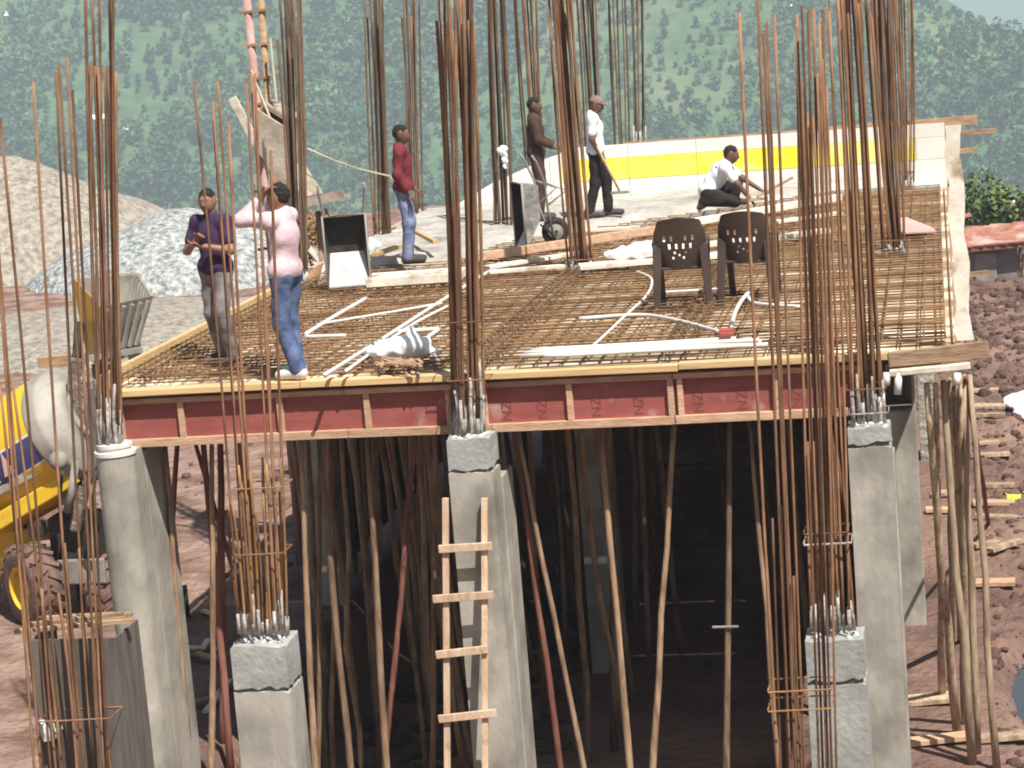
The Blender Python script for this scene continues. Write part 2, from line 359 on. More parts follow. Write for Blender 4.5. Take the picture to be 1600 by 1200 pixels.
for k in range(4):
    a = rng.uniform(0, 6.28, X.size); q = rng.uniform(0, .55, X.size)*R
    cc.append(np.stack([X+np.cos(a)*q, Y+np.sin(a)*q, Z+H*(.35+.17*k)], -1)); s = R*rng.uniform(.5, .78, X.size)
    rr.append(np.stack([s, s, s*1.05], -1)); ss.append(.26*s+.25)
fv, ff = leaf_cloud(np.concatenate(cc), np.concatenate(rr), np.concatenate(ss), 20)
tag(link('forest', np_mesh('forest', fv, ff), m_leaf), 'dense green trees covering the far hillside', 'forest', kind='stuff')

# huts on the hillside
def hit_hill(px, py):
    r = ray(px, py)
    for t in np.arange(640, 1000, .5):
        p = CAM+r*(t/r.y)
        if p.z < float(hill_z(np.array([p.x]), np.array([p.y]))[0])+1: return p
    return CAM+r*760
for px, py, w, lab in ((156, 192, 5.5, 'white tin roofed hut on the hillside behind the leftmost tall bars'),
                       (21, 30, 5, 'white hut in the top left corner of the hillside'),
                       (201, 212, 3, 'tiny pale hut right of the white roofed one on the hillside'),
                       (1232, 20, 2.6, 'tiny white hut high on the hill above the yellow wall'),
                       (1594, 327, 5, 'pale hut among trees at the right margin above the rusty shed')):
    p = hit_hill(px, py); t = empty('hut', p, lab, 'hut', 'small huts on the far hillside')
    MB().box(p+Vector((0, 0, .2)), (w*.9, w*.7, 2.8)).build('wall', m_hutw, t)
    b = MB(); b.prism([p+Vector((-w*.55, -w*.5, 1.5)), p+Vector((-w*.55, 0, 3.0)), p+Vector((-w*.55, w*.5, 1.5)), p+Vector((-w*.55, 0, 2.7))], (w*1.1, 0, 0)); b.build('roof', m_hutr, t)
    MB().box(p+Vector((-w*.2, -w*.36, 0)), (.8, .1, 1.8)).build('door', m_shedw, t)
    MB().box(p+Vector((w*.2, -w*.36, .5)), (.8, .1, .8)).build('window', m_shedw, t)

# gravel heaps on the left
def heap(name, label, m, cx, cy, rx, ry, h, seed, pw=1.0, base=None):
    base = GZ(cx, cy)-.15 if base is None else base
    def zf(X, Y):
        d = np.sqrt(((X-cx)/rx)**2+((Y-cy)/ry)**2)+.28*fbm(X*.22+seed, Y*.22, 3)
        z = h*np.clip(1-d, 0, None)**pw; z = np.minimum(z, h*.86+.06*z)
        return base-.3+z+.14*fbm(X*2+seed, Y*2, 4)*(z > .02)+(.3*(z > 0)-.1)
    xs_, ys_ = np.linspace(cx-rx*1.3, cx+rx*1.3, 120), np.linspace(cy-ry*1.3, cy+ry*1.3, 100)
    return tag(link(name, grid_mesh(name, xs_, ys_, zf), m), label, 'gravel heap')
def hx(px, py, y): return P(px, py, y=y).x
heap('gravel_heap', 'pale grey gravel heap behind the man in the purple shirt', m_gravel, hx(283, 380, 62), 62, 4.5, 4.6, 2.3, 3, .55)
heap('gravel_heap', 'tall tan gravel heap at the left margin behind the bars', m_sand, hx(5, 380, 66), 66, 7.2, 6, 4.0, 11, .72)
heap('gravel_heap', 'low grey sand heap spreading in front of the tall tan heap', m_sand, hx(120, 520, 51), 51, 6.5, 6, .75, 23, .5)
heap('gravel_heap', 'small dark grey gravel heap just beyond the deck corner by the mixer hopper', m_gravel, hx(262, 558, 46), 46, .75, .9, .75, 29, .9)

# rusty roofed shed and shrubs on the crest, right
sp = P(1545, 395, y=61.5); sh = empty('shed', (sp.x, 61.5, sp.z-2.1), 'small shed with rusty tin roof behind the earth heap', 'shed')
zs = sp.z-2.25
MB().box((sp.x-.3, 61.9, zs+1.15), (2.0, 1.6, 2.75)).build('wall', m_shedw, sh)
MB().box((sp.x-.1, 61.06, zs+1.3), (.55, .06, 2.0)).build('door', m_steelg, sh)
nr = 9
for i in range(nr):
    x0 = sp.x-1.5+i*.3
    MB().beam((x0, 60.7, zs+2.5+.012*i), (x0+.25, 62.6, zs+2.78+.012*i+.02*(i % 2)), .34, .04).build('roof_sheet', m_tin, sh)
MB().beam((sp.x-2.0, 63.1, zs+2.85), (sp.x-.4, 63.2, zs+3.1), .6, .05).build('upper_roof_sheet', m_tin, sh)
MB().beam((sp.x-1.6, 60.75, zs+2.42), (sp.x+1.3, 60.8, zs+2.52), .08, .12).build('eave_board', m_poler, sh)
def shrub(px, py, yy, s, label, m=None, n=260, lean=.3):
    p = P(px, py, y=yy); p.z = p.z; t = empty('shrub', p, label, 'shrub')
    c = np.array([[p.x+random.uniform(-s, s)*.8, p.y+random.uniform(-s, s)*.6, p.z+random.uniform(0, s)] for _ in range(9)])
    v, f = leaf_cloud(c, np.full((9, 3), s*.55), np.full(9, s*.075), n//4)
    link('foliage', np_mesh('foliage', v, f), m or m_bush, t)
    b = MB()
    for i in range(5): b.tube([p+Vector((0, 0, -1.5)), p+Vector((random.uniform(-s, s)*.5, 0, s*.6))], [.05, .02], 5)
    b.build('stem', m_pole, t)
shrub(1530, 348, 66, 1.0, 'green shrub behind the rusty shed roof', n=420)
shrub(1590, 352, 64, 1.0, 'green shrub at the right margin beside the shed', n=420)
shrub(1560, 362, 65, .8, 'small green shrub between the two larger ones by the shed', n=300)
shrub(498, 392, 36, .45, 'dry yellow-brown plant beyond the left deck edge beside the upright wheelbarrow', m_dry, 260)

# clods and stones strewn over the earth
def lump(r, seed, n=7):
    v = []; f = []; rs = random.Random(seed)
    for i in range(1, 4):
        for k in range(n):
            a = 2*math.pi*k/n; th = math.pi*i/4; q = r*(.7+.6*rs.random()); v.append((q*math.sin(th)*math.cos(a), q*math.sin(th)*math.sin(a), q*.7*math.cos(th)))
    v += [(0, 0, r*.7), (0, 0, -r*.6)]
    for i in range(2):
        for k in range(n): f.append((i*n+k, i*n+(k+1) % n, (i+1)*n+(k+1) % n, (i+1)*n+k))
    for k in range(n): f.append((3*n, (k+1) % n, k)); f.append((3*n+1, 2*n+k, 2*n+(k+1) % n))
    return v, f
b = MB()
for i in range(2300):
    if i < 1500: x, y, r = random.uniform(.25, 2.2), random.uniform(20, 56), .015+.07*random.random()**2.5
    elif i < 1900: x, y, r = random.uniform(-.2, 1.8), random.uniform(38, 54), .03+.12*random.random()**2
    else: x, y, r = random.uniform(-20, -8), random.uniform(20, 50), random.uniform(.02, .09)
    v, f = lump(r, i % 40, 6); z = GZ(x, y)
    b.add([(p[0]+x, p[1]+y, p[2]+z) for p in v], f)
tag(b.build('earth_clods', m_clod, smooth=True), 'brown earth clods strewn over the dug ground', 'clods', kind='stuff')

# puddle on the right
pz = -.2
tag(link('puddle', grid_mesh('puddle', np.linspace(.3, 2.2, 12), np.linspace(20.5, 26, 12), lambda X, Y: pz+0*X), m_water), kind='structure')

# below the deck: earth bank at the back, added hidden sun blocker on the right
def bankz(X, Y): return 3.35*sstep(34.2, 35.6, Y)+.25*fbm(X*1.5, Y*1.5, 4)-.05
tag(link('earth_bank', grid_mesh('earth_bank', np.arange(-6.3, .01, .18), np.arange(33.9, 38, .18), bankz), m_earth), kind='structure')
wl = empty('sun_blocker', (-1.0, 29.5, -.9), 'added sun blocker of stacked blocks, mostly hidden under the right part of the deck', 'wall')
me_b = MB().box((0, 0, 0), (.14, .39, .19)).mesh('block'); me_b.materials.append(m_stone)
for iz in range(21):
    for iy in range(21):
        o = link('block', me_b, None, wl); o.location = (-1.0+random.uniform(-.004, .004), 25.6+iy*.4+(iz % 2)*.2, -.85+iz*.2)
nY, nZ = 60, 14; vs = [(-7.72+.05*math.sin(i*.9)+.03*math.sin(i*.37+k*.5), 27.3+i*.115, 3.75-k*.27) for k in range(nZ) for i in range(nY)]  # made-up hanging sheet that darkens the left side under the deck
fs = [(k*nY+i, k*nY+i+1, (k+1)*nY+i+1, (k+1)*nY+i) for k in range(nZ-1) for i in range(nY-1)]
o = MB().add(vs, fs).build('shade_screen', mat('charcoal_shade_screen', (.03, .03, .032), (.05, .05, .05), 3, .7, .3, 8), smooth=True)
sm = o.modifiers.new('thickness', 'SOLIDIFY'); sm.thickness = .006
tag(o, 'dark sheet added to darken the space below the left side of the deck', 'shade_screen', None, 'thing')

# ================================================================== FORMWORK DECK
zb = ZD-.52
deck = empty('formwork_deck', ((XL+XE)/2, (Y0+YF)/2, ZD), 'raised plywood formwork deck with red front panels on timber poles', 'formwork')
me_p = MB().box((0, 0, 0), (1.3, 2.34, .018)).mesh('plywood_sheet', False); me_p.materials.append(m_ply)
for i in range(6):
    for j in range(6):
        o = link('plywood_sheet', me_p, None, deck); o.location = (XL+.66+i*1.305, Y0+1.2+j*2.36, ZD-.012+random.uniform(-.002, .002))
# joists and bearers underneath
for j in range(16):
    MB().beam((XL+.1, Y0+.6+j*.9, ZD-.075), (XE-.05, Y0+.6+j*.9, ZD-.075), .06, .1).build('joist', m_old, deck)
for x in (XL+.3, -6, -4.3, -2.4, -.75):
    MB().beam((x, Y0+.45, ZD-.19), (x, YF-.1, ZD-.19), .09, .12).build('bearer', m_old, deck)
# front beam box
MB().box(((XL+XR)/2+.1, Y0+.24, zb+.012), (XR-XL+.2, .4, .02)).build('beam_soffit', m_darkply, deck)
MB().box(((XL+XR)/2+.1, Y0+.45, zb+.22), (XR-XL+.2, .02, .42)).build('beam_back', m_darkply, deck)
fx = [P(px, 650, y=Y0).x for px in (190, 285, 440, 576, 703, 760, 893, 1051, 1215, 1345)]
for a, bb in zip(fx[:-1], fx[1:]):
    pn = MB().box(((a+bb)/2, Y0+.012, zb+.235), (bb-a-.004, .018, .45)).build('red_panel', m_redply, deck)
    # printed marks down the sheet
    if bb > fx[6]-.01 and bb-a > .6:
        for q in (.3, .72):
            cu = bpy.data.curves.new('print', 'FONT'); cu.body = 'NZ'; cu.size = .13; cu.extrude = .0006
            to = bpy.data.objects.new('t', cu); COL.objects.link(to)
            me = bpy.data.meshes.new_from_object(to); COL.objects.unlink(to); bpy.data.objects.remove(to)
            me.transform(Matrix.Translation((a+(bb-a)*q, Y0+.001, zb+.08)) @ Matrix.Rotation(-math.pi/2, 4, 'Y') @ Matrix.Rotation(math.pi/2, 4, 'X'))
            link('printed_mark', me, m_ink, pn)
for i, x in enumerate(fx):
    w = .055 if i not in (4, 5) else .045
    MB().box((x, Y0-.022, zb+.235), (w, .046, .33)).build('frame_post', m_timb, deck, bevel=.004)
    if i == 7: MB().box((x+.085, Y0-.020, zb+.235), (.05, .046, .33)).build('frame_post', m_timb, deck, bevel=.004)
for a, bb in ((fx[0]-.03, fx[3]-.2), (fx[3]-.195, fx[5]+.05), (fx[5]+.055, fx[7]+.02), (fx[7]+.03, fx[9]+.1)):
    MB().beam((a, Y0-.025, zb+.035+random.uniform(-.006, .006)), (bb, Y0-.025, zb+.035+random.uniform(-.006, .006)), .055, .075).build('bottom_rail', m_timb, deck, bevel=.004)
    MB().beam((a, Y0-.022, zb+.427), (bb, Y0-.022, zb+.427), .05, .05).build('top_rail', m_timb, deck, bevel=.004)
ex = [P(px, 585, y=Y0-.05).x for px in (162, 470, 742, 1062, 1392)]
for k, (a, bb) in enumerate(zip(ex[:-1], ex[1:])):
    MB().beam((a, Y0-.045, ZD+.0+.006*(k % 2)), (bb-.006, Y0-.045, ZD+.004-.006*(k % 3)), .15, .062).build('edge_board', m_board, deck, bevel=.006)
# left edge boards running back
for a, bb, m in ((Y0+.05, Y0+3.6, m_board), (Y0+3.62, Y0+7.2, m_board), (Y0+7.22, YF, m_timb)):
    MB().beam((XL-.05, a, ZD+.06), (XL-.05+random.uniform(-.02, .02), bb, ZD+.06), .06, .17).build('side_board', m, deck, bevel=.006)
# right end planks of the front edge
pa = P(1388, 562, y=Y0-.1); pb = P(1545, 546, y=Y0-.1)
MB().beam(pa, pb, .06, .13, w2=.06, h2=.15).build('end_plank', m_old, deck, bevel=.008)
pa = P(1384, 580, y=Y0-.04); pb = P(1470, 567, y=Y0-.04)
MB().beam(pa, pb, .07, .11).build('end_plank', m_old, deck, bevel=.008)
pa = P(1390, 583, y=Y0-.16); pb = P(1516, 571, y=Y0-.16)
MB().beam(pa, pb, .1, .05).build('end_batten', m_white_t, deck, bevel=.006)
for px, l in ((1404, 34), (1386, 20), (1496, 20)):
    a = P(px, 582, y=Y0-.18); bb = P(px-1.5, 582+l, y=Y0-.19)
    MB().tube([a, bb], .033, 12).build('pipe_stub', m_pvc, deck, smooth=True)
# right corner: upright waney plank with battens nailed to it
n = 22; vs = []; pa = P(1507, 532, y=Y0+.12); pb = P(1487, 196, y=Y0+.12)
for i in range(n+1):
    c = pa.lerp(pb, i/n); wl_ = .066+.012*math.sin(i*1.1)+random.uniform(-.006, .006); wr_ = .068+.014*math.sin(i*.8+2)+random.uniform(-.006, .006)
    for dx, dy in ((-wl_, 0), (wr_, 0), (wr_*.8, .035), (-wl_*.8, .035)): vs.append((c.x+dx, c.y+dy, c.z))
fs = [(i*4+k, i*4+(k+1) % 4, i*4+4+(k+1) % 4, i*4+4+k) for i in range(n) for k in range(4)]+[(0, 1, 2, 3), (n*4+3, n*4+2, n*4+1, n*4)]
MB().add(vs, fs).build('upright_plank', m_white_t, deck)
MB().beam((XE-.03, Y0+.1, ZD-.06), (XE-.03, YF, ZD-.06), .07, .12).build('side_board', m_old, deck)
for px, py, px2, py2, yy in ((1485, 209, 1556, 204, Y0+.18), (1490, 238, 1527, 233, Y0+.18), (1492, 431, 1545, 426, Y0+.18)):
    MB().beam(P(px, py, y=yy), P(px2, py2, y=yy), .05, .04).build('projecting_batten', m_old, deck)

# far upstand: cream boards with a yellow painted band
wall = empty('edge_wall', (-2.5, YF, ZD), 'white board wall with a broad yellow band along the far deck edge', 'wall')
wx = [P(px, 300, y=YF).x for px in (880, 985, 1092, 1200, 1300, 1400, 1481)]
for i, (a, bb) in enumerate(zip(wx[:-1], wx[1:])):
    MB().box(((a+bb)/2, YF+.02, ZD+.205), (bb-a-.008, .035, .42)).build('lower_board', m_cream, wall)
    if i < 5: MB().box(((a+bb)/2, YF+.015, ZD+.58), (bb-a-.008, .035, .32)).build('yellow_board', m_yellow, wall)
    else:
        MB().box((a+.16, YF+.015, ZD+.58), (.31, .035, .32)).build('yellow_board', m_yellow, wall)
        MB().box(((a+.32+bb)/2, YF+.018, ZD+.58), (bb-a-.33, .035, .32)).build('lower_board', m_cream, wall)
    MB().box(((a+bb)/2, YF+.02, ZD+.84), (bb-a-.008, .035, .19)).build('upper_board', m_cream, wall)
a = P(975, 226, y=YF+.08); bb = P(1528, 187, y=YF+.08)
MB().beam(a, (a+bb)/2, .08, .06).build('top_rail', m_old, wall); MB().beam((a+bb)/2+Vector((.01, 0, .01)), bb, .08, .07, h2=.13).build('top_rail', m_old, wall)
lw = empty('edge_board_wall', (-6.6, YF, ZD), 'white board wall with sloping top at the far left deck corner', 'wall')
q = [P(690, 334, y=YF+.02), P(770, 286, y=YF+.02), P(858, 246, y=YF+.02), P(878, 240, y=YF+.02)]
for k in range(3):
    a, bb = q[k], q[k+1]
    MB().prism([(a.x, YF, ZD-.02), (bb.x-.008, YF, ZD-.02), (bb.x-.008, YF, bb.z), (a.x, YF, a.z)], (0, .04, 0)).build('board', m_cream, lw)

# poured concrete on the far part of the deck
def pour_z(X, Y):
    yl = 27.6+np.clip(X+6.0, 0, None)*1.0+1.5*sstep(-6.1, -5.6, X)+.25*fbm(X*1.5, Y*1.5, 3)
    d = sstep(-.05, .45, Y-yl)
    return ZD-.03+d*(.2+.10*fbm(X*1.6, Y*1.6, 5)+.07*np.abs(fbm(X*4, Y*4, 3)))
po = empty('concrete_pour', (-4, 31, ZD), 'fresh lumpy grey concrete poured over the far part of the deck', 'concrete')
link('wet_concrete', grid_mesh('wet_concrete', np.arange(XL+.05, XE-.05, .06), np.arange(27.3, YF, .06), pour_z), m_wet, po)

# reinforcement mat
rm = empty('rebar_mat', ((XL+XE)/2, 27, ZD+.03), 'brown steel reinforcement mat laid over the plywood deck', 'rebar mat')
me_y = MB().tube([(0, -6.7+i*3.35, .006*math.sin(i*2.1)) for i in range(5)], .0075, 5).mesh('bar'); me_y.materials.append(m_mat)
me_x = MB().tube([(-3.78+i*1.89, 0, .006*math.sin(i*1.3)) for i in range(5)], .0075, 5).mesh('bar'); me_x.materials.append(m_mat)
for zoff, sy, sx in ((.02, .15, .17), (.085, .19, .21)):
    k = 0; x = XL+.12
    while x < XE-.05:
        o = link('bar', me_y, None, rm); o.location = (x+random.uniform(-.015, .015), Y0+6.95, ZD+zoff); o.rotation_euler = (0, 0, random.gauss(0, .0022)); x += sy
    y = Y0+.2
    while y < YF-.4:
        o = link('bar', me_x, None, rm); o.location = ((XL+XE)/2, y+random.uniform(-.02, .02), ZD+zoff+.016); o.rotation_euler = (0, 0, random.gauss(0, .003)); y += sx
# beam cages along the column lines
me_s = MB().tube([(-.11, 0, -.3), (.11, 0, -.3), (.11, 0, .1), (-.11, 0, .1), (-.11, 0, -.28)], .006, 5).mesh('stirrup'); me_s.materials.append(m_mat)
for x, lab in ((XM, 'steel beam cage running back from the centre column through the deck'), (XL+.22, 'steel beam cage along the left edge of the deck'), (-2.45, 'steel beam cage running back beneath the two brown chairs')):
    c = empty('beam_cage', (x, 24, ZD+.02), lab, 'rebar cage', 'beam cages in the deck')
    for dx in (-.1, 0, .1):
        for dz in (.09,):
            MB().tube([(x+dx, Y0+.1, ZD+dz+.03), (x+dx, 24, ZD+dz+.04), (x+dx, ROW2+(2 if x > -3 else 0), ZD+dz+.03)], .011, 6).build('long_bar', m_rustd, c)
    for j in range(40):
        o = link('stirrup', me_s, None, c); o.location = (x, Y0+.25+j*.16, ZD+.04); o.rotation_euler = (0, 0, random.gauss(0, .03))

# ================================================================== COLUMNS AND STARTER BARS
def bars(parent, lst, Y, r=.012, m=m_rust, jy=.12, splash=0, name='starter_bar', bow=.035):
    for t in lst:
        px0, py0, px1, py1 = t[:4]; y = Y+random.uniform(-jy, jy); rr_ = t[4] if len(t) > 4 else r
        a = P(px0, py0, y=y); bb = P(px1, py1, y=y); d = bb-a; s = Vector((random.uniform(-bow, bow), random.uniform(-bow, bow), 0))
        pts = [a+d*q+s*math.sin(math.pi*q)*(1 if q < .9 else 1) for q in (0, .12, .3, .5, .7, .88, 1)]
        rr_ *= 1.18; o = MB().tube(pts, rr_*random.uniform(.85, 1.15), 6).build(name, m, parent, smooth=True)
        if splash:
            e = random.uniform(.35, 1)*splash/d.length
            MB().tube([a, a+d*e], [rr_*1.45, rr_*1.12], 6).build('cement_splash', m_splash, o, smooth=True)
def fan(x0, x1, y0, t0, t1, ty, n, jt=12, jb=2, dy=8):
    out = []
    for i in range(n):
        q = (i+.5)/n+random.uniform(-.3, .3)/n
        out.append((x0+(x1-x0)*q+random.uniform(-jb, jb), y0+random.uniform(-3, 3), t0+(t1-t0)*q+random.uniform(-3, 3), ty+random.uniform(-jt, jt)))
    return out
def stirrup(parent, pxs, py, Y, d=.18, r=.006, m=m_rust):
    a = P(pxs[0], py, y=Y-d); bb = P(pxs[1], py-(pxs[1]-pxs[0])*.05, y=Y-d); o = Vector((0, 2*d, 0))
    MB().tube([a, bb, bb+o, a+o, a+Vector((0, .01, .012))], r, 6).build('stirrup', m, parent)
def jag_box(x0, x1, y0, y1, z0, z1, jb=0, jt=0, n=9):
    """box whose lower and upper rims are irregular"""
    ring = [(x0+(x1-x0)*i/n, y0) for i in range(n)]+[(x1, y0+(y1-y0)*i/n) for i in range(n)]+[(x1-(x1-x0)*i/n, y1) for i in range(n)]+[(x0, y1-(y1-y0)*i/n) for i in range(n)]
    v = []
    for z, j in ((z0, jb), (z0+.3*(z1-z0), 0), (z1, jt)):
        for x, y in ring: v.append((x+random.uniform(-.3, .3)*j*.3, y+random.uniform(-.3, .3)*j*.3, z+random.uniform(-1, 1)*j))
    k = len(ring); f = [(i*k+a, i*k+(a+1) % k, (i+1)*k+(a+1) % k, (i+1)*k+a) for i in range(2) for a in range(k)]
    f += [tuple(range(k-1, -1, -1)), tuple(range(2*k, 3*k))]
    return MB().add(v, f)
def rough_top(parent, x0, x1, y0, y1, z, n=26, r=.04, m=m_conct):
    b = MB()
    for i in range(n):
        v, f = lump(random.uniform(.4, 1)*r, i+200, 6); x, y = random.uniform(x0, x1), random.uniform(y0, y1)
        b.add([(p[0]+x, p[1]+y, p[2]+z) for p in v], f)
    return tag(b.build('rough_top', m, parent, smooth=True), kind='stuff')

# centre column
Yc = Y0-.2
def column(label, pl, pr, ptop, yf, depth, headh, lower_extra, m_sh, zbot=-1.1, group='square columns'):
    a = P(pl, ptop, y=yf); bb = P(pr, ptop, y=yf); x0, x1, zt = a.x, bb.x, a.z
    c = empty('concrete_column', ((x0+x1)/2, yf+depth/2, zbot), label, 'column', group)
    jag_box(x0, x1, yf, yf+depth, zt-headh, zt, .022, .014).build('head', m_concl, c)
    MB().box(((x0+x1)/2, yf+depth/2, zt-headh-.02), (x1-x0-.04, depth-.04, .09)).build('joint', m_concj, c)
    z1 = zt-headh-.035
    jag_box(x0-.004, x1+.002, yf-.004, yf+depth, zbot-.1, z1, 0, .012).build('shaft', m_sh, c)
    if lower_extra: MB().box(((x0+x1)/2+.03, yf+depth+lower_extra/2+.004, (z1-.12+zbot)/2), (x1-x0-.03, lower_extra, z1-.12-zbot)).build('rear_pier', m_sh, c, bevel=.01)
    rough_top(c, x0+.05, x1-.05, yf+.05, yf+depth-.05, zt)
    return c, x0, x1, zt
cc_, x0, x1, zt = column('square concrete column with a timber ladder against it', 697, 765, 688, Y0-.46, .36, .27, .5, m_conc)
bars(cc_, fan(705, 758, 680, 677, 745, 28, 9, 10)+fan(708, 752, 680, 682, 742, -60, 8, 30), Y0-.3, .0125, m_rust, .11, .4)
bars(cc_, [(714, 682, 711, 610), (723, 682, 719, 622), (738, 680, 736, 590), (752, 680, 748, 560)], Y0-.34, .014, m_splash, .05)
for py in (596, 505): stirrup(cc_, (698, 762), py, Y0-.3, .13)
# right column
cr_, x0, x1, zt = column('tall square concrete column at the right end of the deck front', 1324, 1391, 670, Y0-.42, .36, .14, .35, m_conc)
bars(cr_, fan(1334, 1384, 664, 1306, 1342, -70, 11, 30)+fan(1330, 1380, 664, 1290, 1345, 10, 4, 12), Y0-.26, .0125, m_rust, .12, .45)
stirrup(cr_, (1326, 1388), 648, Y0-.26, .15, .008, m_splash); stirrup(cr_, (1322, 1384), 610, Y0-.26, .15, .007)
# left column with round front
a = P(141, 708, y=Y0-.4); bb = P(200, 708, y=Y0-.4); xc, rr0, zt = (a.x+bb.x)/2, (bb.x-a.x)/2, a.z
cl_ = empty('concrete_column', (xc, Y0-.2, 0), 'round fronted concrete column at the left deck corner beside the mixer', 'column', 'square columns')
def stadium(r, z0, z1, yb):
    ring = [(xc-r*math.cos(math.pi*i/16), Y0-.24-r*math.sin(math.pi*i/16)) for i in range(17)]+[(xc+r, yb), (xc-r, yb)]
    k = len(ring); v = [(x, y, z) for z in (z0, z1) for x, y in ring]
    return MB().add(v, [(a, (a+1) % k, k+(a+1) % k, k+a) for a in range(k)]+[tuple(range(k-1, -1, -1)), tuple(range(k, 2*k))])
stadium(rr0, -.1, zt-.02, Y0+.02).build('shaft', m_conc, cl_, bevel=.012)
MB().box((xc+.02, Y0+.36, 1.62), (rr0*2-.05, .66, 3.44)).build('rear_pier', m_conc, cl_, bevel=.012)
MB().lathe((xc, Y0-.24, zt-.05), (0, 0, 1), [(0, rr0*.9), (0, rr0+.012), (.035, rr0+.012), (.035, rr0*.85), (.06, rr0*.8), (.075, rr0*.9), (.1, rr0*.9), (.1, 0)], 28).build('pipe_collar', m_pvc, cl_, smooth=False)
rough_top(cl_, xc-.1, xc+.1, Y0-.34, Y0-.14, zt+.03, 14, .035)
bars(cl_, fan(149, 192, 700, 133, 180, 100, 7, 14)+fan(152, 190, 700, 128, 184, -60, 5, 30), Y0-.24, .0115, m_rust, .1, .5)
bars(cl_, [(157, 700, 153, 640), (170, 700, 168, 620), (183, 700, 180, 600)], Y0-.28, .014, m_splash, .05)

# low front columns
Yl = 16.4
cf, x0, x1, zt = column('low square concrete column with golden bars in the left foreground', 359, 445, 1012, Yl, .38, .33, .0, m_conc)
bars(cf, [(374, 990, 303, 127), (386, 990, 332, 158), (398, 990, 340, 127), (404, 990, 357, 190), (430, 990, 385, 130), (436, 990, 392, 112), (442, 990, 398, 115), (450, 990, 423, 235)], Yl+.18, .0095, m_rust, .12, .35, bow=.02)
bars(cf, fan(375, 452, 992, 352, 445, 760, 13, 45), Yl+.16, .010, m_rustg, .13, .22, bow=.02)
for py in (868, 765): stirrup(cf, (366, 442), py, Yl+.18, .13, .006, m_rustg)
cg, x0, x1, zt = column('low square concrete column with loose bars in the right foreground', 1258, 1349, 1003, Yl, .38, .3, .0, m_concl)
bars(cg, fan(1268, 1338, 985, 1240, 1300, 120, 7, 70)+[(1268, 985, 1262, 700), (1290, 985, 1270, 690), (1335, 985, 1300, 650), (1310, 985, 1296, 640)], Yl+.18, .0095, m_rust, .12, .3, bow=.02)
bars(cg, fan(1262, 1330, 985, 1240, 1300, 30, 5, 20), Yl+.18, .0095, m_rust, .12, .3, bow=.02)
stirrup(cg, (1256, 1330), 852, Yl+.16, .13, .008, m_splash); stirrup(cg, (1256, 1325), 835, Yl+.18, .13, .006)

# free standing cages in the foreground
cR = empty('rebar_cage', P(1250, 1300, y=15.6), 'tall rusty column cage in the right foreground before the low column', 'rebar cage', 'column cages')
bars(cR, [(1222, 1330, 1155, 20), (1240, 1330, 1184, -5), (1248, 1330, 1193, 52), (1253, 1330, 1198, 34), (1262, 1330, 1210, 22), (1290, 1330, 1246, 42), (1296, 1330, 1253, 10), (1304, 1330, 1262, 20), (1310, 1330, 1280, 36)], 15.7, .009, m_rust, .14, bow=.02)
bars(cR, [(1216, 1330, 1197, 870), (1224, 1330, 1207, 810), (1236, 1330, 1219, 790), (1262, 1330, 1240, 900), (1284, 1330, 1262, 690), (1300, 1330, 1280, 770)], 15.7, .009, m_rust, .14, bow=.02)
for py in (1112, 1082): stirrup(cR, (1200, 1300), py, 15.7, .15, .0065, m_rustg)
bx_y = 16.3
cB = empty('rebar_cage', P(110, 1280, y=bx_y), 'thin leaning column bars in the far left foreground', 'rebar cage', 'column cages')
bars(cB, [(72, 1290, -18, 190), (94, 1290, 0, 185), (60, 1290, -8, 330), (130, 1290, 52, 128), (150, 1290, 88, 113), (158, 1290, 92, 100), (166, 1290, 104, 88), (172, 1290, 113, 140), (108, 1290, 18, 585), (80, 1290, 0, 600)], bx_y, .0088, m_rust, .14, bow=.02)
bars(cB, fan(80, 185, 1290, 45, 150, 905, 8, 60), bx_y, .009, m_rust, .15, bow=.02)
stirrup(cB, (60, 172), 1128, bx_y, .14, .006)
# plywood column box around it
bxm = empty('column_formwork_box', P(112, 1290, y=bx_y+.2), 'dark plywood column box at the bottom left corner', 'formwork')
a = P(46, 1000, y=bx_y+.15); bb = P(182, 1000, y=bx_y+.15)
MB().box(((a.x+bb.x)/2, bx_y+.15, a.z/2-.2), (bb.x-a.x, .02, a.z+.4)).build('front_panel', m_darkply, bxm)
MB().box((bb.x-.01, bx_y+.41, a.z/2-.2), (.02, .5, a.z+.4)).build('side_panel', m_darkply, bxm)
MB().box((a.x+.01, bx_y+.41, a.z/2-.2), (.02, .5, a.z+.4)).build('side_panel', m_darkply, bxm)
for k in range(5): MB().beam((a.x-.1+random.uniform(-.1, .2), bx_y+.3+k*.09, a.z+.03), (bb.x+random.uniform(-.2, .1), bx_y+.35+k*.07, a.z+.04+random.uniform(0, .06)), .06, .03).build('top_batten', m_old, bxm)
MB().add(*[[(p[0]+a.x+.1, p[1]+bx_y+.1, p[2]+a.z-.72) for p in lump(.11, 5)[0]], lump(.11, 5)[1]]).build('cement_patch', m_conct, bxm)

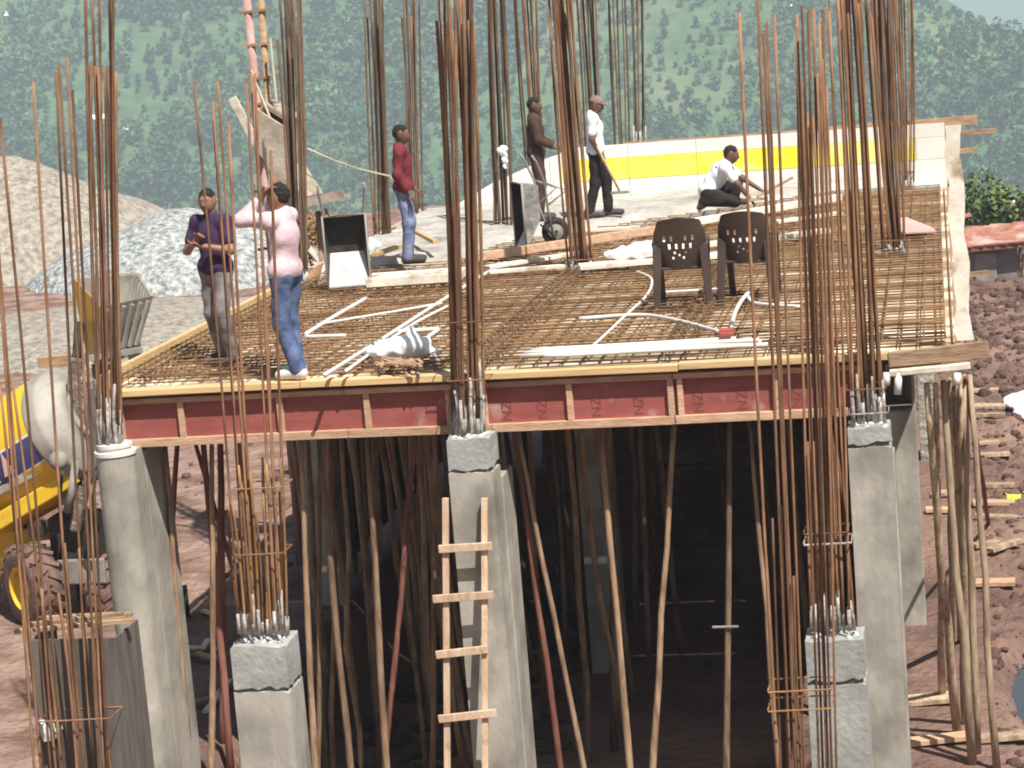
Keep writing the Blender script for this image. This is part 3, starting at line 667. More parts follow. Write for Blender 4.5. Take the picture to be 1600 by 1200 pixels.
# cages rising from the deck
def cage(label, lst, px, py, m=m_rustd, r=.0135, jy=.14, yoff=0):
    p = P(px, py, z=ZD); c = empty('rebar_cage', p, label, 'rebar cage', 'column cages')
    bars(c, lst, p.y+yoff, r, m, jy, .25)
    x0_, x1_ = min(l[0] for l in lst), max(l[0] for l in lst)
    stirrup(c, (x0_-1, x1_+1), py-25, p.y+yoff, .13, .007, m)
    MB().box(p+Vector((0, 0, -.7)), (.38, .38, 1.3)).build('column_stub', m_conc, c)
    return c
cage('dark rebar cage rising behind the man in the pink shirt', fan(455, 482, 452, 432, 470, -60, 7, 30)+fan(455, 482, 452, 432, 470, 60, 3, 12), 470, 450)
cage('rebar cage just left of the man in the red shirt', fan(585, 612, 388, 568, 598, -60, 6, 20)+fan(586, 612, 388, 572, 598, 30, 3, 8), 598, 386)
cage('rebar cage directly behind the man in the red shirt', fan(636, 664, 348, 625, 655, -40, 5, 20)+fan(636, 664, 348, 622, 655, 28, 3, 6), 650, 348)
cage('rebar cage between the centre column and the brown clad man', fan(772, 804, 374, 755, 785, -60, 9, 30)+fan(772, 804, 374, 758, 785, 30, 3, 10), 790, 372)
cage('rebar cage screening the brown clad man', fan(828, 856, 325, 800, 836, -60, 9, 30), 842, 325, m_rust)
cage('dense rusty rebar cage in the middle of the deck', fan(887, 932, 434, 850, 893, -60, 12, 30)+fan(887, 932, 434, 853, 890, 10, 4, 10), 908, 432, m_rust)
cage('rebar cage just behind the man in the white t-shirt', fan(918, 950, 322, 898, 930, -60, 9, 20), 934, 322, m_rustd)
cage('slim rebar cage right of the man in the white t-shirt', fan(962, 988, 318, 946, 976, -60, 6, 20), 975, 320, m_rustd, .012)
cage('tall rusty rebar cage on the right side of the deck', fan(1380, 1412, 402, 1344, 1394, -60, 12, 30)+fan(1382, 1410, 402, 1350, 1390, 20, 4, 10), 1398, 402, m_rust)
cage('farthest rusty rebar cage before the right end of the yellow wall', fan(1406, 1428, 297, 1392, 1428, -60, 9, 20), 1417, 297, m_rust, .012)
fc = empty('concrete_column', (P(1000, 222, y=35.4).x, 35.4, 0), 'column behind the white and yellow wall showing only its pale based bars', 'column', 'square columns')
MB().box((P(1000, 222, y=35.4).x, 35.4, 2.3), (.4, .4, 4.6)).build('shaft', m_conc, fc)
bars(fc, fan(988, 1012, 250, 982, 1008, -60, 6, 20), 35.4, .012, m_rustd, .12, .55)
# columns under the deck
for x, y, lab in ((XL+.1, ROW2, 'shaded column below the left deck edge'), (XM, ROW2, 'shaded column in the dark below the middle of the deck'), (-.62, 25.2, 'grey column below the right deck edge, foot in the dug earth'), (P(1447, 620, y=33.4).x, 33.6, 'rough grey column far back behind the leaning pole stack')):
    c = empty('concrete_column', (x, y, 0), lab, 'column', 'columns below the deck')
    MB().box((x, y, 1.1), (.4 if y < 33 else .24, .42, 4.4)).build('shaft', m_conc if y < 33 else m_stone, c, bevel=.012)
    MB().box((x, y, 3.37), (.36, .38, .12)).build('head', m_concl, c)

# ================================================================== PROPS, LADDER
def pole(label, top, low, Y, Yb=None, r=.035, m=m_pole, ztop=None, group='timber props under the deck', name='timber_prop', zf=None, straight=.012):
    a = P(*top, y=Y); bb = P(*low, y=(Yb or Y)); d = bb-a
    if abs(d.z) > .01:
        g = zf if zf is not None else GZ(bb.x, bb.y)-.03
        bb = a+d*((g-a.z)/d.z)
        if ztop is not None: a = a+d*((ztop-a.z)/d.z)
    d = bb-a; pts = []
    for i in range(8):
        q = i/7; pts.append(a+d*q+Vector((random.uniform(-1, 1), random.uniform(-1, 1), 0))*straight*math.sin(math.pi*q))
    k = [r*.86*(.8+.4*i/7)*random.uniform(.93, 1.07) for i in range(8)]
    o = MB().tube(pts, k, 9).build(name, m, smooth=True)
    tag(o, label, 'prop', group, 'thing'); return o
zt_ = zb-.005
fr = [((248, 697), (268, 1050), .6, .03, m_poler, 'thin dark red prop nearest the left column'),
      ((258, 697), (296, 1200), .35, .035, m_pole, 'sunlit brown prop slanting right between the left column and the low column'),
      ((278, 690), (270, 800), 1.6, .035, m_poler, 'dark prop crossing behind the sunlit slanting one at the left'),
      ((318, 697), (352, 1100), .9, .04, m_poler, 'dark red prop left of the low column'),
      ((331, 697), (331, 1200), .3, .034, m_pole, 'pale upright prop just left of the low front column'),
      ((344, 697), (346, 900), 1.3, .045, m_poler, 'thick dark prop behind the bars of the low left column'),
      ((322, 750), (395, 1000), 1.5, .03, m_poler, 'thin prop slanting right behind the bars of the low left column'),
      ((470, 690), (492, 1200), .25, .036, m_pole, 'sunlit prop hugging the right side of the low left column'),
      ((500, 700), (548, 1200), .5, .038, m_pole, 'brown prop slanting right of the low left column'),
      ((500, 800), (497, 1200), .8, .03, m_pole, 'slim grey prop behind the slanting brown one'),
      ((574, 690), (604, 1200), .3, .04, m_pole, 'sunlit prop midway between low left column and ladder'),
      ((648, 690), (600, 1200), .45, .034, m_poler, 'reddish prop slanting left to meet the foot of the sunlit one'),
      ((680, 690), (676, 1200), .6, .03, m_pole, 'slim pale prop just left of the ladder'),
      ((806, 690), (876, 1200), .45, .032, m_poler, 'red prop slanting right beside the ladder column'),
      ((812, 690), (912, 1200), .35, .03, m_pole, 'brown prop crossing the red one beside the ladder column'),
      ((938, 665), (985, 1200), .3, .036, m_pole, 'sunlit prop slanting right in the wide dark bay'),
      ((1053, 665), (1020, 1200), .3, .036, m_pole, 'sunlit prop slanting left in the wide dark bay'),
      ((1175, 700), (1200, 1000), .4, .026, m_pole, 'slim prop beside the foreground cage in the wide dark bay')]
for t, l, dy, r, m, lab in fr: pole(lab, t, l, Y0+.1+dy, r=r, m=m, ztop=zt_ if dy < .42 else ZD-.13)
sp_ = pole('pale upright prop with a steel cross pin in the wide dark bay', (1140, 665), (1135, 1200), Y0+.4, r=.034, ztop=zt_, straight=.004)
MB().tube([P(1113, 980, y=Y0+.36), P(1154, 979, y=Y0+.36)], .012, 6).build('cross_pin', m_steelg, sp_)
for i in range(78):
    x = random.uniform(-7.5, -.9) if i < 40 else random.uniform(-7.6, -4.5); y = Y0+1.2+random.random()**1.1*11; t = Vector((x, y, ZD-.14)); lx = random.uniform(-.35, .35); r = random.uniform(.025, .042)
    if abs(x-XM) < .35 and y < 22: continue
    pts = [t.lerp(Vector((x+lx, y+random.uniform(-.3, .3), -1.0)), q/5)+Vector((random.uniform(-.03, .03), 0, 0))*math.sin(math.pi*q/5) for q in range(6)]
    tag(MB().tube(pts, [r*(.85+.3*q/5) for q in range(6)], 8).build('timber_prop', m_pole, smooth=True), 'dim timber prop deep in the shade under the deck', 'prop', 'props deep in the shade', 'thing')
tag(MB().box(P(1181, 676, y=Y0+.3), (.06, .05, .2)).box(P(1181, 664, y=Y0+.27), (.09, .05, .06)).build('hanging_box', m_blackbox), 'small dark blue box hanging under the front beam near the right cage', 'box', None, 'thing')

# leaning pole stack on the right
rp = [((1462, 600), (1472, 1092), .045, 'innermost pale pole of the leaning stack by the right column'),
      ((1448, 600), (1496, 1145), .05, 'brown pole slanting down from the right column in the leaning stack'),
      ((1474, 595), (1520, 1195), .05, 'long brown pole crossing down the front of the leaning stack'),
      ((1484, 592), (1486, 1010), .04, 'short straight pole behind the leaning stack'),
      ((1490, 590), (1501, 1000), .045, 'mid brown pole in the middle of the leaning stack'),
      ((1499, 590), (1510, 1130), .055, 'thick pale barked pole in the middle of the leaning stack'),
      ((1506, 585), (1527, 1180), .045, 'greyish pole right of the thick pale barked one'),
      ((1515, 585), (1558, 1205), .04, 'outermost long pole of the leaning stack'),
      ((1508, 590), (1545, 820), .032, 'dark red short pole at the outer side of the leaning stack')]
for t, l, r, lab in rp:
    bb = P(*l, z=0); tz = ZD-.26; a = P(*t, z=tz); a.x = min(a.x, .28)
    pts = [a.lerp(bb, q/6)+Vector((random.uniform(-.02, .02), random.uniform(-.02, .02), 0))*math.sin(math.pi*q/6) for q in range(7)]; pts[-1].z = GZ(bb.x, bb.y)-.04
    tag(MB().tube(pts, [r*(.7+.45*q/6)*random.uniform(.93, 1.07)*.8 for q in range(7)], 9).build('timber_pole', m_pole2 if 'red' not in lab else m_poler, smooth=True), lab, 'pole', 'poles leaning under the right deck edge', 'thing')

# ladder
lad = empty('ladder', P(728, 1480, y=Y0-.94), 'pale homemade timber ladder leaning on the centre column', 'ladder')
def lp(px, py): return P(px, py, y=Y0-.52-.0006*(py-780))
for a, c in (((696, 778), (701, 1480)), ((757, 778), (759, 1480))): MB().beam(lp(*a), lp(*c), .055, .045, up=(0, 1, 0)).build('rail', m_lad, lad, bevel=.004)
for xa, xb, py, dy in ((687, 770, 853, -2), (678, 773, 931, -4), (683, 763, 1018, -6), (687, 777, 1118, -7), (684, 775, 1225, -6), (686, 776, 1330, -6)):
    o = Vector((0, -.045, 0)); MB().beam(lp(xa, py+3)+o, lp(xb, py+dy)+o, .03, .07, up=(0, 0, 1)).build('rung', m_lad, lad, bevel=.004)

# ================================================================== THINGS ON THE DECK
def on(px, py, h=.11): return P(px, py, z=ZD+h)
def plank(label, a, c, w=.14, t=.04, m=m_white_t, h=.13, name='plank', group='loose boards on the deck'):
    tag(MB().beam(on(*a, h), on(*c, h), w, t).build(name, m, bevel=.005), label, 'plank', group, 'thing')
plank('long brown stop board along the edge of the wet concrete', (742, 402), (1045, 356), .1, .1, m_timb, .2)
plank('bleached stop board running right towards the far wall', (1047, 353), (1312, 308), .1, .09, m_white_t, .2)
plank('bleached board with a white sack on it behind the left chair', (905, 417), (1152, 396), .3, .05, m_white_t, .16)
plank('bleached board passing behind both brown chairs', (1010, 390), (1215, 372), .22, .05)
plank('short bleached board right of the right chair', (1200, 373), (1292, 360), .2, .05)
plank('narrow pale board farther behind the right chair', (1212, 347), (1312, 333), .14, .04)
plank('pale board before the wet concrete left of the dense middle cage', (760, 418), (905, 395), .16, .04)
plank('second pale board lying below it left of the dense middle cage', (765, 425), (890, 415), .12, .04, m_white_t)
plank('thin pale strip in front of the white t-shirt man', (862, 364), (1000, 355), .1, .04)
plank('broad white board right of the upright wheelbarrow', (577, 438), (724, 428), .55, .1, m_white_t, .17)
plank('pale strip left of the red shirted man, ends on the wet concrete', (585, 398), (632, 382), .08, .05, m_board, .3)
plank('pale stick slanting right behind the red shirted man', (646, 360), (680, 378), .06, .05, m_board, .35)
def conduit(label, pts, r=.014, h=.125):
    q = [on(*p, h) for p in pts]
    # Catmull-Rom through the points
    out = []
    for i in range(len(q)-1):
        p0, p1, p2, p3 = q[max(i-1, 0)], q[i], q[i+1], q[min(i+2, len(q)-1)]
        for k in range(6):
            t = k/6; out.append(.5*((2*p1)+(p2-p0)*t+(2*p0-5*p1+4*p2-p3)*t*t+(3*p1-p0-3*p2+p3)*t**3))
    out.append(q[-1])
    tag(MB().tube(out, r, 7).build('conduit', m_pvc, smooth=True), label, 'conduit', 'white conduits on the mat', 'thing')
conduit('white conduit winding down left of the left chair', [(995, 424), (1018, 436), (1010, 462), (975, 495), (938, 530), (918, 547)])
conduit('white conduit arching right to the red junction box', [(905, 498), (1000, 492), (1060, 501), (1127, 519)], .02)
conduit('white conduit rising from the red box past the right chair', [(1142, 516), (1148, 490), (1160, 468), (1178, 449)], .022)
conduit('white conduit hooking right below the right chair', [(1168, 462), (1176, 472), (1200, 476), (1250, 479)], .018)
conduit('straight white conduit between the legs of the two chairs', [(1030, 457), (1100, 453), (1150, 449)], .016)
conduit('long pale conduit running from the front edge towards the centre bars', [(507, 586), (600, 528), (690, 470), (764, 424)], .02)
conduit('second long pale conduit beside the first, shorter', [(540, 580), (640, 510), (700, 478)], .016)
conduit('pale conduit running away behind the pink shirted man', [(478, 522), (520, 496), (572, 466)], .022)
conduit('short pale conduit crossing right of the jeans of the pink shirted man', [(476, 526), (540, 524)], .018)
conduit('pale conduit forming the top of a triangle by the white sack', [(622, 518), (686, 514)], .022)
conduit('pale conduit slanting down to the white sack', [(686, 514), (655, 537)], .022)
conduit('pale conduit left of the centre bars near the top of the mat', [(500, 506), (620, 486), (690, 474)], .014)
for k, (a, c) in enumerate((((812, 556), (1190, 534)), ((818, 551), (1186, 531)), ((830, 547), (1150, 529)), ((850, 557), (1200, 538)), ((905, 544), (1100, 533)))):
    conduit('white conduit in the straight bundle along the front edge', [a, c], .019, .13+.02*(k % 2))
for k, (a, c) in enumerate((((845, 470), (985, 462)), ((770, 466), (880, 460)), ((1010, 522), (1080, 519)), ((930, 452), (1030, 447)), ((1220, 430), (1320, 424)), ((1215, 475), (1330, 468)), ((700, 462), (765, 458)))):
    tag(MB().beam(on(*a, .02), on(*c, .02), .07, .03).build('spacer_strip', m_white_t), 'pale timber strip glimpsed under the steel mat', 'strip', 'pale strips under the mat', 'thing')
jb = empty('junction_box', on(1135, 521, .1), 'small red junction box where the conduits meet', 'box')
MB().box(on(1135, 521, .13), (.13, .13, .09)).build('body', m_redbox, jb, bevel=.008)
MB().box(on(1135, 521, .18), (.11, .11, .012)).build('lid', m_redbox, jb)
tag(MB().prism([on(1398, 347, .13), on(1412, 340, .15), on(1458, 358, .13), on(1462, 363, .13), on(1410, 366, .13)], (0, 0, .02)).build('board_offcut', m_pink), 'pink plywood offcut lying by the right rebar cage', 'board', None, 'thing')

def sack(label, px, py, prims, h=.1, rz=0):
    p = on(px, py, h); me = sdf_mesh([(q[0], tuple(np.array(q[1])*1.0), *q[2:]) for q in prims], .018, .06, wob=.012, wf=26, name='sack')
    o = link('sack', me, m_sack); o.location = p; o.rotation_euler = (0, 0, rz); tag(o, label, 'sack', None, 'thing')
sack('crumpled white sack lying near the front edge left of the centre bars', 632, 556, [('e', (-.12, 0, .07), (.16, .13, .1)), ('e', (.1, 0, .09), (.17, .12, .11)), ('c', (.06, 0, .1), (.07, .02, .26), .09, .015), ('c', (.1, 0, .06), (.3, .02, .03), .08, .02), ('e', (-.24, .03, .04), (.1, .1, .06))])
sack('white cement sack on the bleached board behind the left chair', 1002, 404, [('e', (-.22, 0, .05), (.22, .2, .08)), ('e', (.1, 0, .09), (.3, .2, .11)), ('e', (.3, 0, .04), (.2, .18, .07))], .17)
sack('small white bag at the foot of the bars left of the red shirted man', 583, 392, [('e', (0, 0, .06), (.1, .08, .08)), ('c', (0, 0, .08), (-.02, 0, .16), .06, .02)], .2)
tag(MB().prism([on(670, 566, .05), on(686, 566, .05), on(678, 552, .12)], (0, .12, 0)).build('stone_wedge', m_concl), 'small grey stone wedge on the front edge left of the centre bars', 'stone', None, 'thing')
b = MB()
for i in range(26): b.beam(on(random.uniform(585, 660), random.uniform(560, 572), .1+random.random()*.05), on(random.uniform(585, 660), random.uniform(556, 572), .1+random.random()*.05), .03, .02)
tag(b.build('timber_scraps', m_old), 'small timber scraps and offcuts below the crumpled white sack', 'scraps', kind='stuff')
# white rag tied to a bar
me = sdf_mesh([('e', (0, 0, 0), (.07, .05, .08)), ('e', (.03, 0, -.1), (.04, .04, .06)), ('e', (.02, 0, -.17), (.03, .03, .07))], .012, .03, wob=.008, wf=50)
p = P(785, 236, y=30.85); o = link('rag', me, m_sack); o.location = p; tag(o, 'white rag tied high on the cage left of the brown clad man', 'rag', None, 'thing')

# brown plastic chairs, backs to the camera
def chair(px, py, rz, label):
    p = on(px, py, .03); c = empty('plastic_chair', p, label, 'chair', 'brown plastic chairs', rz)
    def put(mb, nm, sm=True, bev=0): o = mb.build(nm, m_chair, None, sm, bev); place(o, c); return o
    # local: front = +y, back towards -y
    nx, nz = 22, 20; v = []; f = []; holes = set()
    for i in range(nx):
        for k in range(nz):
            u = (i+.5)/nx*2-1; w = (k+.5)/nz
            if .42 < w < .72 and abs(u) < .66 and ((i*3+k*5) % 9 in (0, 4)) and abs(u) > .08: holes.add((i, k))
            if .22 < w < .36 and abs(u) < .4 and (i+k*2) % 5 == 0: holes.add((i, k))
    for j, dy in ((0, 0), (1, .022)):
        for k in range(nz+1):
            w = k/nz; hw = .17+.075*math.sin(min(1, w*1.25)*math.pi*.72)+(-.035*max(0, (w-.75)/.25)); z = .40+.5*w-(.018*0)
            for i in range(nx+1):
                u = i/nx*2-1; v.append((u*hw, -.2-.14*w-.05*(1-u*u)*(-1)*-1+dy*1.0+.05, z-(.03*u*u*(w > .9)*(w-.9)*10)))
    s1 = (nx+1)*(nz+1); id_ = lambda j, i, k: j*s1+k*(nx+1)+i
    solid = lambda i, k: 0 <= i < nx and 0 <= k < nz and (i, k) not in holes
    for i in range(nx):
        for k in range(nz):
            if not solid(i, k): continue
            f.append((id_(0, i, k), id_(0, i+1, k), id_(0, i+1, k+1), id_(0, i, k+1))); f.append((id_(1, i, k), id_(1, i, k+1), id_(1, i+1, k+1), id_(1, i+1, k)))
            for (di, dk), (e0, e1) in {(-1, 0): ((0, 0), (0, 1)), (1, 0): ((1, 0), (1, 1)), (0, -1): ((0, 0), (1, 0)), (0, 1): ((0, 1), (1, 1))}.items():
                if not solid(i+di, k+dk): f.append((id_(0, i+e0[0], k+e0[1]), id_(0, i+e1[0], k+e1[1]), id_(1, i+e1[0], k+e1[1]), id_(1, i+e0[0], k+e0[1])))
    put(MB().add(v, f), 'backrest', False)
    put(MB().box((0, .03, .41), (.42, .44, .03)), 'seat', False, .012)
    put(MB().box((0, .24, .385), (.4, .02, .07)), 'seat_apron', False, .006)
    for sx in (-1, 1):
        put(MB().beam((sx*.225, .2, .44), (sx*.22, .27, 0), .06, .05, up=(0, 1, 0)), 'leg', False, .01)
        put(MB().beam((sx*.215, -.2, .64), (sx*.25, -.29, 0), .085, .05, up=(0, 1, 0), w2=.06), 'leg', False, .01)
        put(MB().tube([(sx*.235, -.22, .6), (sx*.25, -.1, .645), (sx*.25, .1, .645), (sx*.24, .2, .6), (sx*.235, .21, .43)], [.022, .026, .026, .024, .02], 8), 'armrest')
    c.scale = (1.08,)*3
    return c
chair(1071, 482, .06, 'brown plastic armchair on the mat, the left of the two')
chair(1175, 471, -.08, 'brown plastic armchair on the mat, the right of the two behind the bars')

# wheelbarrows tipped up on their noses
def barrow(px, py, rz, label, tilt=0, h=.12):
    p = on(px, py, h); c = empty('wheelbarrow', p, label, 'wheelbarrow', 'wheelbarrows tipped on their noses', rz)
    def put(mb, nm, m, sm=False): o = mb.build(nm, m, None, sm); place(o, c); return o
    R_ = [(-.25, 0, .02), (.25, 0, .02), (.25, 0, .86), (-.25, 0, .86)]; B_ = [(-.21, .22, .4), (.21, .22, .4), (.21, .22, .82), (-.21, .22, .82)]
    t = .012; off = lambda q: [(x*(1-.05), y-.014, z) for x, y, z in q]
    v = R_+B_+[(x*.95, y, .44+(z-.44)*.965) for x, y, z in R_]+[(x*.94, y-.014, .57+(z-.57)*.95) for x, y, z in B_]
    f = [(0, 4, 5, 1), (1, 5, 6, 2), (2, 6, 7, 3), (3, 7, 4, 0), (4, 7, 6, 5), (8, 9, 13, 12), (9, 10, 14, 13), (10, 11, 15, 14), (11, 8, 12, 15), (12, 13, 14, 15)]+[(i, (i+1) % 4, 8+(i+1) % 4, 8+i) for i in range(4)]
    put(MB().add(v, f[:5]+f[10:]), 'tray', m_barrow)
    put(MB().add(v, [f[5]]), 'tray_front', m_conct)
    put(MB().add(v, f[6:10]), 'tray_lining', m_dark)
    put(MB().tube([R_[0], R_[1], R_[2], R_[3], (-.25, 0, .03)], .014, 8), 'tray_rim', m_steelg, True)
    for sx in (-1, 1):
        put(MB().tube([(sx*.05, .42, .12), (sx*.2, .33, .5), (sx*.23, .3, .85), (sx*.27, .2, 1.12), (sx*.27, .15, 1.2)], .016, 8), 'handle', m_steelg, True)
        put(MB().tube([(sx*.2, .32, .55), (sx*.22, .58, .72), (sx*.2, .32, .84)], .013, 8), 'leg', m_steelg, True)
        put(MB().tube([(sx*.06, .44, .1), (sx*.1, .3, .3)], .012, 6), 'wheel_bracket', m_dark, True)
    w = put(MB().lathe((0, .46, .2), (1, 0, 0), [(-.03, .1), (-.04, .13), (-.035, .165), (0, .18), (.035, .165), (.04, .13), (.03, .1)], 24), 'tyre', m_dark, True)
    put(MB().lathe((0, .46, .2), (1, 0, 0), [(-.05, .02), (-.02, .11), (.02, .11), (.05, .02)], 16), 'rim', m_steelg)
    put(MB().tube([(-.09, .46, .2), (.09, .46, .2)], .012, 8), 'axle', m_dark)
    return c
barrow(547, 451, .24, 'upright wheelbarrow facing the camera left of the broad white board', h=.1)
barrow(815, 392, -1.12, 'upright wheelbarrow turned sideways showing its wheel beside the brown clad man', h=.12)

# ================================================================== PEOPLE
m_skin = mat('dark_brown_skin', (.12, .06, .04), (.17, .09, .06), 8, .5, spec=.4)
m_skinl = mat('brown_skin', (.23, .115, .075), (.3, .155, .105), 8, .5, spec=.4)
m_hair = mat('black_hair', (.015, .012, .011), (.03, .025, .022), 30, .9, .5, 90)
m_eye = mat('eyes', (.03, .02, .02), None, 5, .2)
m_shoe = mat('dark_shoes', (.05, .04, .035), (.09, .07, .06), 8, .7)
m_shoew = mat('white_shoes', (.6, .56, .52), (.72, .68, .64), 8, .7)
def cloth(n, c, c2): return mat(n, c, c2, 7, .9, .35, 25)
m_purple = cloth('purple_cloth', (.03, .016, .045), (.062, .032, .085)); m_grey = cloth('grey_cloth', (.11, .1, .1), (.24, .22, .215))
m_pinkc = cloth('pink_cloth', (.56, .41, .45), (.68, .53, .56)); m_jean = cloth('blue_denim', (.045, .07, .15), (.13, .18, .31))
m_redc = cloth('dark_red_cloth', (.13, .016, .024), (.2, .033, .042)); m_jeanl = cloth('pale_blue_denim', (.08, .11, .22), (.26, .3, .44))
m_brownc = cloth('dark_brown_cloth', (.05, .028, .022), (.09, .05, .04)); m_blackc = cloth('black_cloth', (.014, .012, .013), (.03, .026, .027))
m_whitec = cloth('white_cloth', (.68, .74, .8), (.8, .82, .84)); m_cap = cloth('mauve_cloth', (.2, .13, .13), (.27, .18, .18))

BASE = dict(pel=(0, 0, .95), wai=(0, .01, 1.1), che=(0, .01, 1.27), nec=(0, -.01, 1.45), hea=(0, .025, 1.615),
            shL=(-.175, -.005, 1.40), shR=(.175, -.005, 1.40), elL=(-.225, -.03, 1.12), elR=(.225, -.03, 1.12), wrL=(-.23, .06, .875), wrR=(.23, .06, .875),
            hiL=(-.085, 0, .92), hiR=(.085, 0, .92), knL=(-.1, .03, .5), knR=(.1, .03, .5), anL=(-.105, -.02, .085), anR=(.105, -.02, .085), toL=(-.13, .17, .035), toR=(.13, .17, .035))
def person(loc, rz, H, label, shirt, trous, skin, shoe, pose={}, sleeve='short', head_yaw=0, head_pitch=0, hat=None, curl=.5):
    J = {k: np.array(v, float) for k, v in {**BASE, **pose}.items()}; s = H/1.72
    root = empty('person', loc, label, 'person', None, rz)
    Rh = np.array((Matrix.Rotation(head_yaw, 3, 'Z') @ Matrix.Rotation(-head_pitch, 3, 'X')))
    h = J['hea']; hp = lambda x, y, z: h+Rh @ np.array((x, y, z))
    E = lambda c, r, R_=None: ('e', c, r, R_)
    C = lambda a, b_, ra, rb, k=None: ('c', a, b_, ra, rb) if k is None else ('c', a, b_, ra, rb, k)
    body = [E(J['pel'], (.15, .105, .12)), E(J['wai'], (.135, .095, .14)), E(J['che'], (.16, .11, .17)), C(J['pel'], J['che'], .095, .1), C(J['shL'], J['shR'], .062, .062), C(J['nec'], J['shL'], .045, .05), C(J['nec'], J['shR'], .045, .05), C(J['che'], J['nec'], .08, .055),
            C(J['nec'], hp(0, -.015, -.05), .054, .052), E(h, (.074, .094, .112), Rh), E(hp(0, .03, -.055), (.054, .06, .062), Rh), E(hp(0, .07, -.02), (.045, .03, .045), Rh),
            C(hp(0, .088, .012), hp(0, .108, -.026), .008, .015, .008), C(hp(-.02, .082, -.058), hp(.02, .082, -.058), .012, .012, .008), C(hp(-.03, .088, .03), hp(.03, .088, .03), .012, .012, .012)]
    for q in 'LR':
        sx = -1 if q == 'L' else 1
        body += [C(J['hi'+q], J['kn'+q], .085, .058), C(J['kn'+q], J['an'+q], .058, .038), C(J['sh'+q], J['el'+q], .052, .041), C(J['el'+q], J['wr'+q], .041, .028),
                 C(J['an'+q]+np.array((0, -.03, -.04)), J['to'+q], .042, .03), E(hp(sx*.078, -.005, -.005), (.012, .025, .036), Rh)]
        d = J['wr'+q]-J['el'+q]; d = d/np.linalg.norm(d); n = np.cross(d, (sx, 0, 0)); n = n/(np.linalg.norm(n)+1e-6); sd_ = np.cross(n, d)
        w = J['wr'+q]; cn = n*curl
        for i, (o, L_) in enumerate(((-.03, .062), (-.01, .076), (.011, .08), (.031, .07))):
            kn = w+d*.088+sd_*o; mid = kn+(d+cn*.6)/np.linalg.norm(d+cn*.6)*L_*.55; tip = mid+(d*.6+cn*1.4)/np.linalg.norm(d*.6+cn*1.4)*L_*.5
            body += [C(w+sd_*o*.5, kn, .017, .013, .012), C(kn, mid, .0105, .0095, .006), C(mid, tip, .0095, .008, .004)]
        tb = w+d*.03+sd_*.03; body += [C(tb, tb+d*.035+sd_*.03+n*.01, .014, .011, .01), C(tb+d*.035+sd_*.03+n*.01, tb+d*.068+sd_*.034+n*.02, .0105, .009, .005)]
    def mk(pr, nm, m, vox, k, **kw):
        me = sdf_mesh(pr, vox, k, name=nm, **kw); me.transform(Matrix.Scale(s, 4)); o = link(nm, me, m); place(o, root); return o
    mk(body, 'body', skin, .0085, .03)
    # shirt
    T = [E(J['pel']+np.array((0, 0, .02)), (.166, .127, .11)), E(J['wai'], (.146, .108, .15)), E(J['che'], (.166, .118, .175)), C(J['pel'], J['che'], .108, .108), C(J['shL'], J['shR'], .07, .07), C(J['nec']+np.array((0, 0, -.03)), J['shL'], .058, .062), C(J['nec']+np.array((0, 0, -.03)), J['shR'], .058, .062), C(J['nec']+np.array((0, -.01, -.02)), J['nec']+np.array((0, -.008, .025)), .066, .06)]
    for q in 'LR':
        if sleeve == 'long': T += [C(J['sh'+q], J['el'+q], .07, .06), C(J['el'+q], J['el'+q]*.25+J['wr'+q]*.75, .058, .044)]
        else: T += [C(J['sh'+q], J['sh'+q]*.35+J['el'+q]*.65, .07, .066)]
    up_ = J['pel'][2] > .6
    if up_: T += [C(J['hiL']+np.array((-.005, 0, .03)), J['hiR']+np.array((.005, 0, .03)), .11, .11)]
    mk(T, 'shirt', shirt, .012, .045, wob=.003, wf=26, cuts=[((0, 0, J['pel'][2]-.06), (0, 0, -1))] if up_ else ())
    B_ = [E(J['pel'], (.142, .107, .12)), C(J['hiL'], J['hiR'], .09, .09)]
    for q in 'LR': B_ += [C(J['hi'+q], J['kn'+q], .1, .078), C(J['kn'+q], J['an'+q]+np.array((0, 0, .0)), .078, .07)]
    mk(B_, 'trousers', trous, .012, .04, wob=.0035, wf=24)
    for q in 'LR': mk([C(J['an'+q]+np.array((0, -.035, -.035)), J['to'+q], .052, .042), C(J['an'+q], J['an'+q]+np.array((0, -.01, -.04)), .05, .05)], 'shoe', shoe, .012, .03)
    if hat:
        mk([E(hp(0, -.008, .03), (.088, .108, .1), Rh), ], 'cap', hat, .01, .02, cuts=[(tuple(hp(0, 0, .028)), tuple(Rh @ np.array((0, 0, -1.))))])
        mk([E(hp(0, .12, .035), (.07, .075, .014), Rh)], 'cap_peak', hat, .008, .02)
    else:
        mk([E(hp(0, -.012, .022), (.082, .1, .104), Rh)], 'hair', m_hair, .009, .02, wob=.003, wf=90, cuts=[(tuple(hp(0, .06, .045)), tuple(Rh @ np.array((0, .62, -.78))))])
    for sx in (-1, 1): mk([E(hp(sx*.03, .083, .008), (.014, .01, .009), Rh)], 'eye', m_eye, .004, .01)
    return root
def foot(px, py, h=.05): return on(px, py, h)
PI = math.pi
person(foot(352, 566), math.radians(158), 1.68, 'man in purple shirt and grey trousers, arms folded, behind the left foreground bars', m_purple, m_grey, m_skinl, m_shoe,
       dict(elL=(-.27, .06, 1.13), elR=(.27, .08, 1.13), wrL=(-.05, .22, 1.19), wrR=(.02, .2, 1.26), knL=(-.12, .12, .52), anL=(-.13, .02, .09), toL=(-.18, .2, .04), knR=(.1, .0, .5), anR=(.1, -.1, .09), toR=(.15, .07, .04)), 'short', .35, .1)
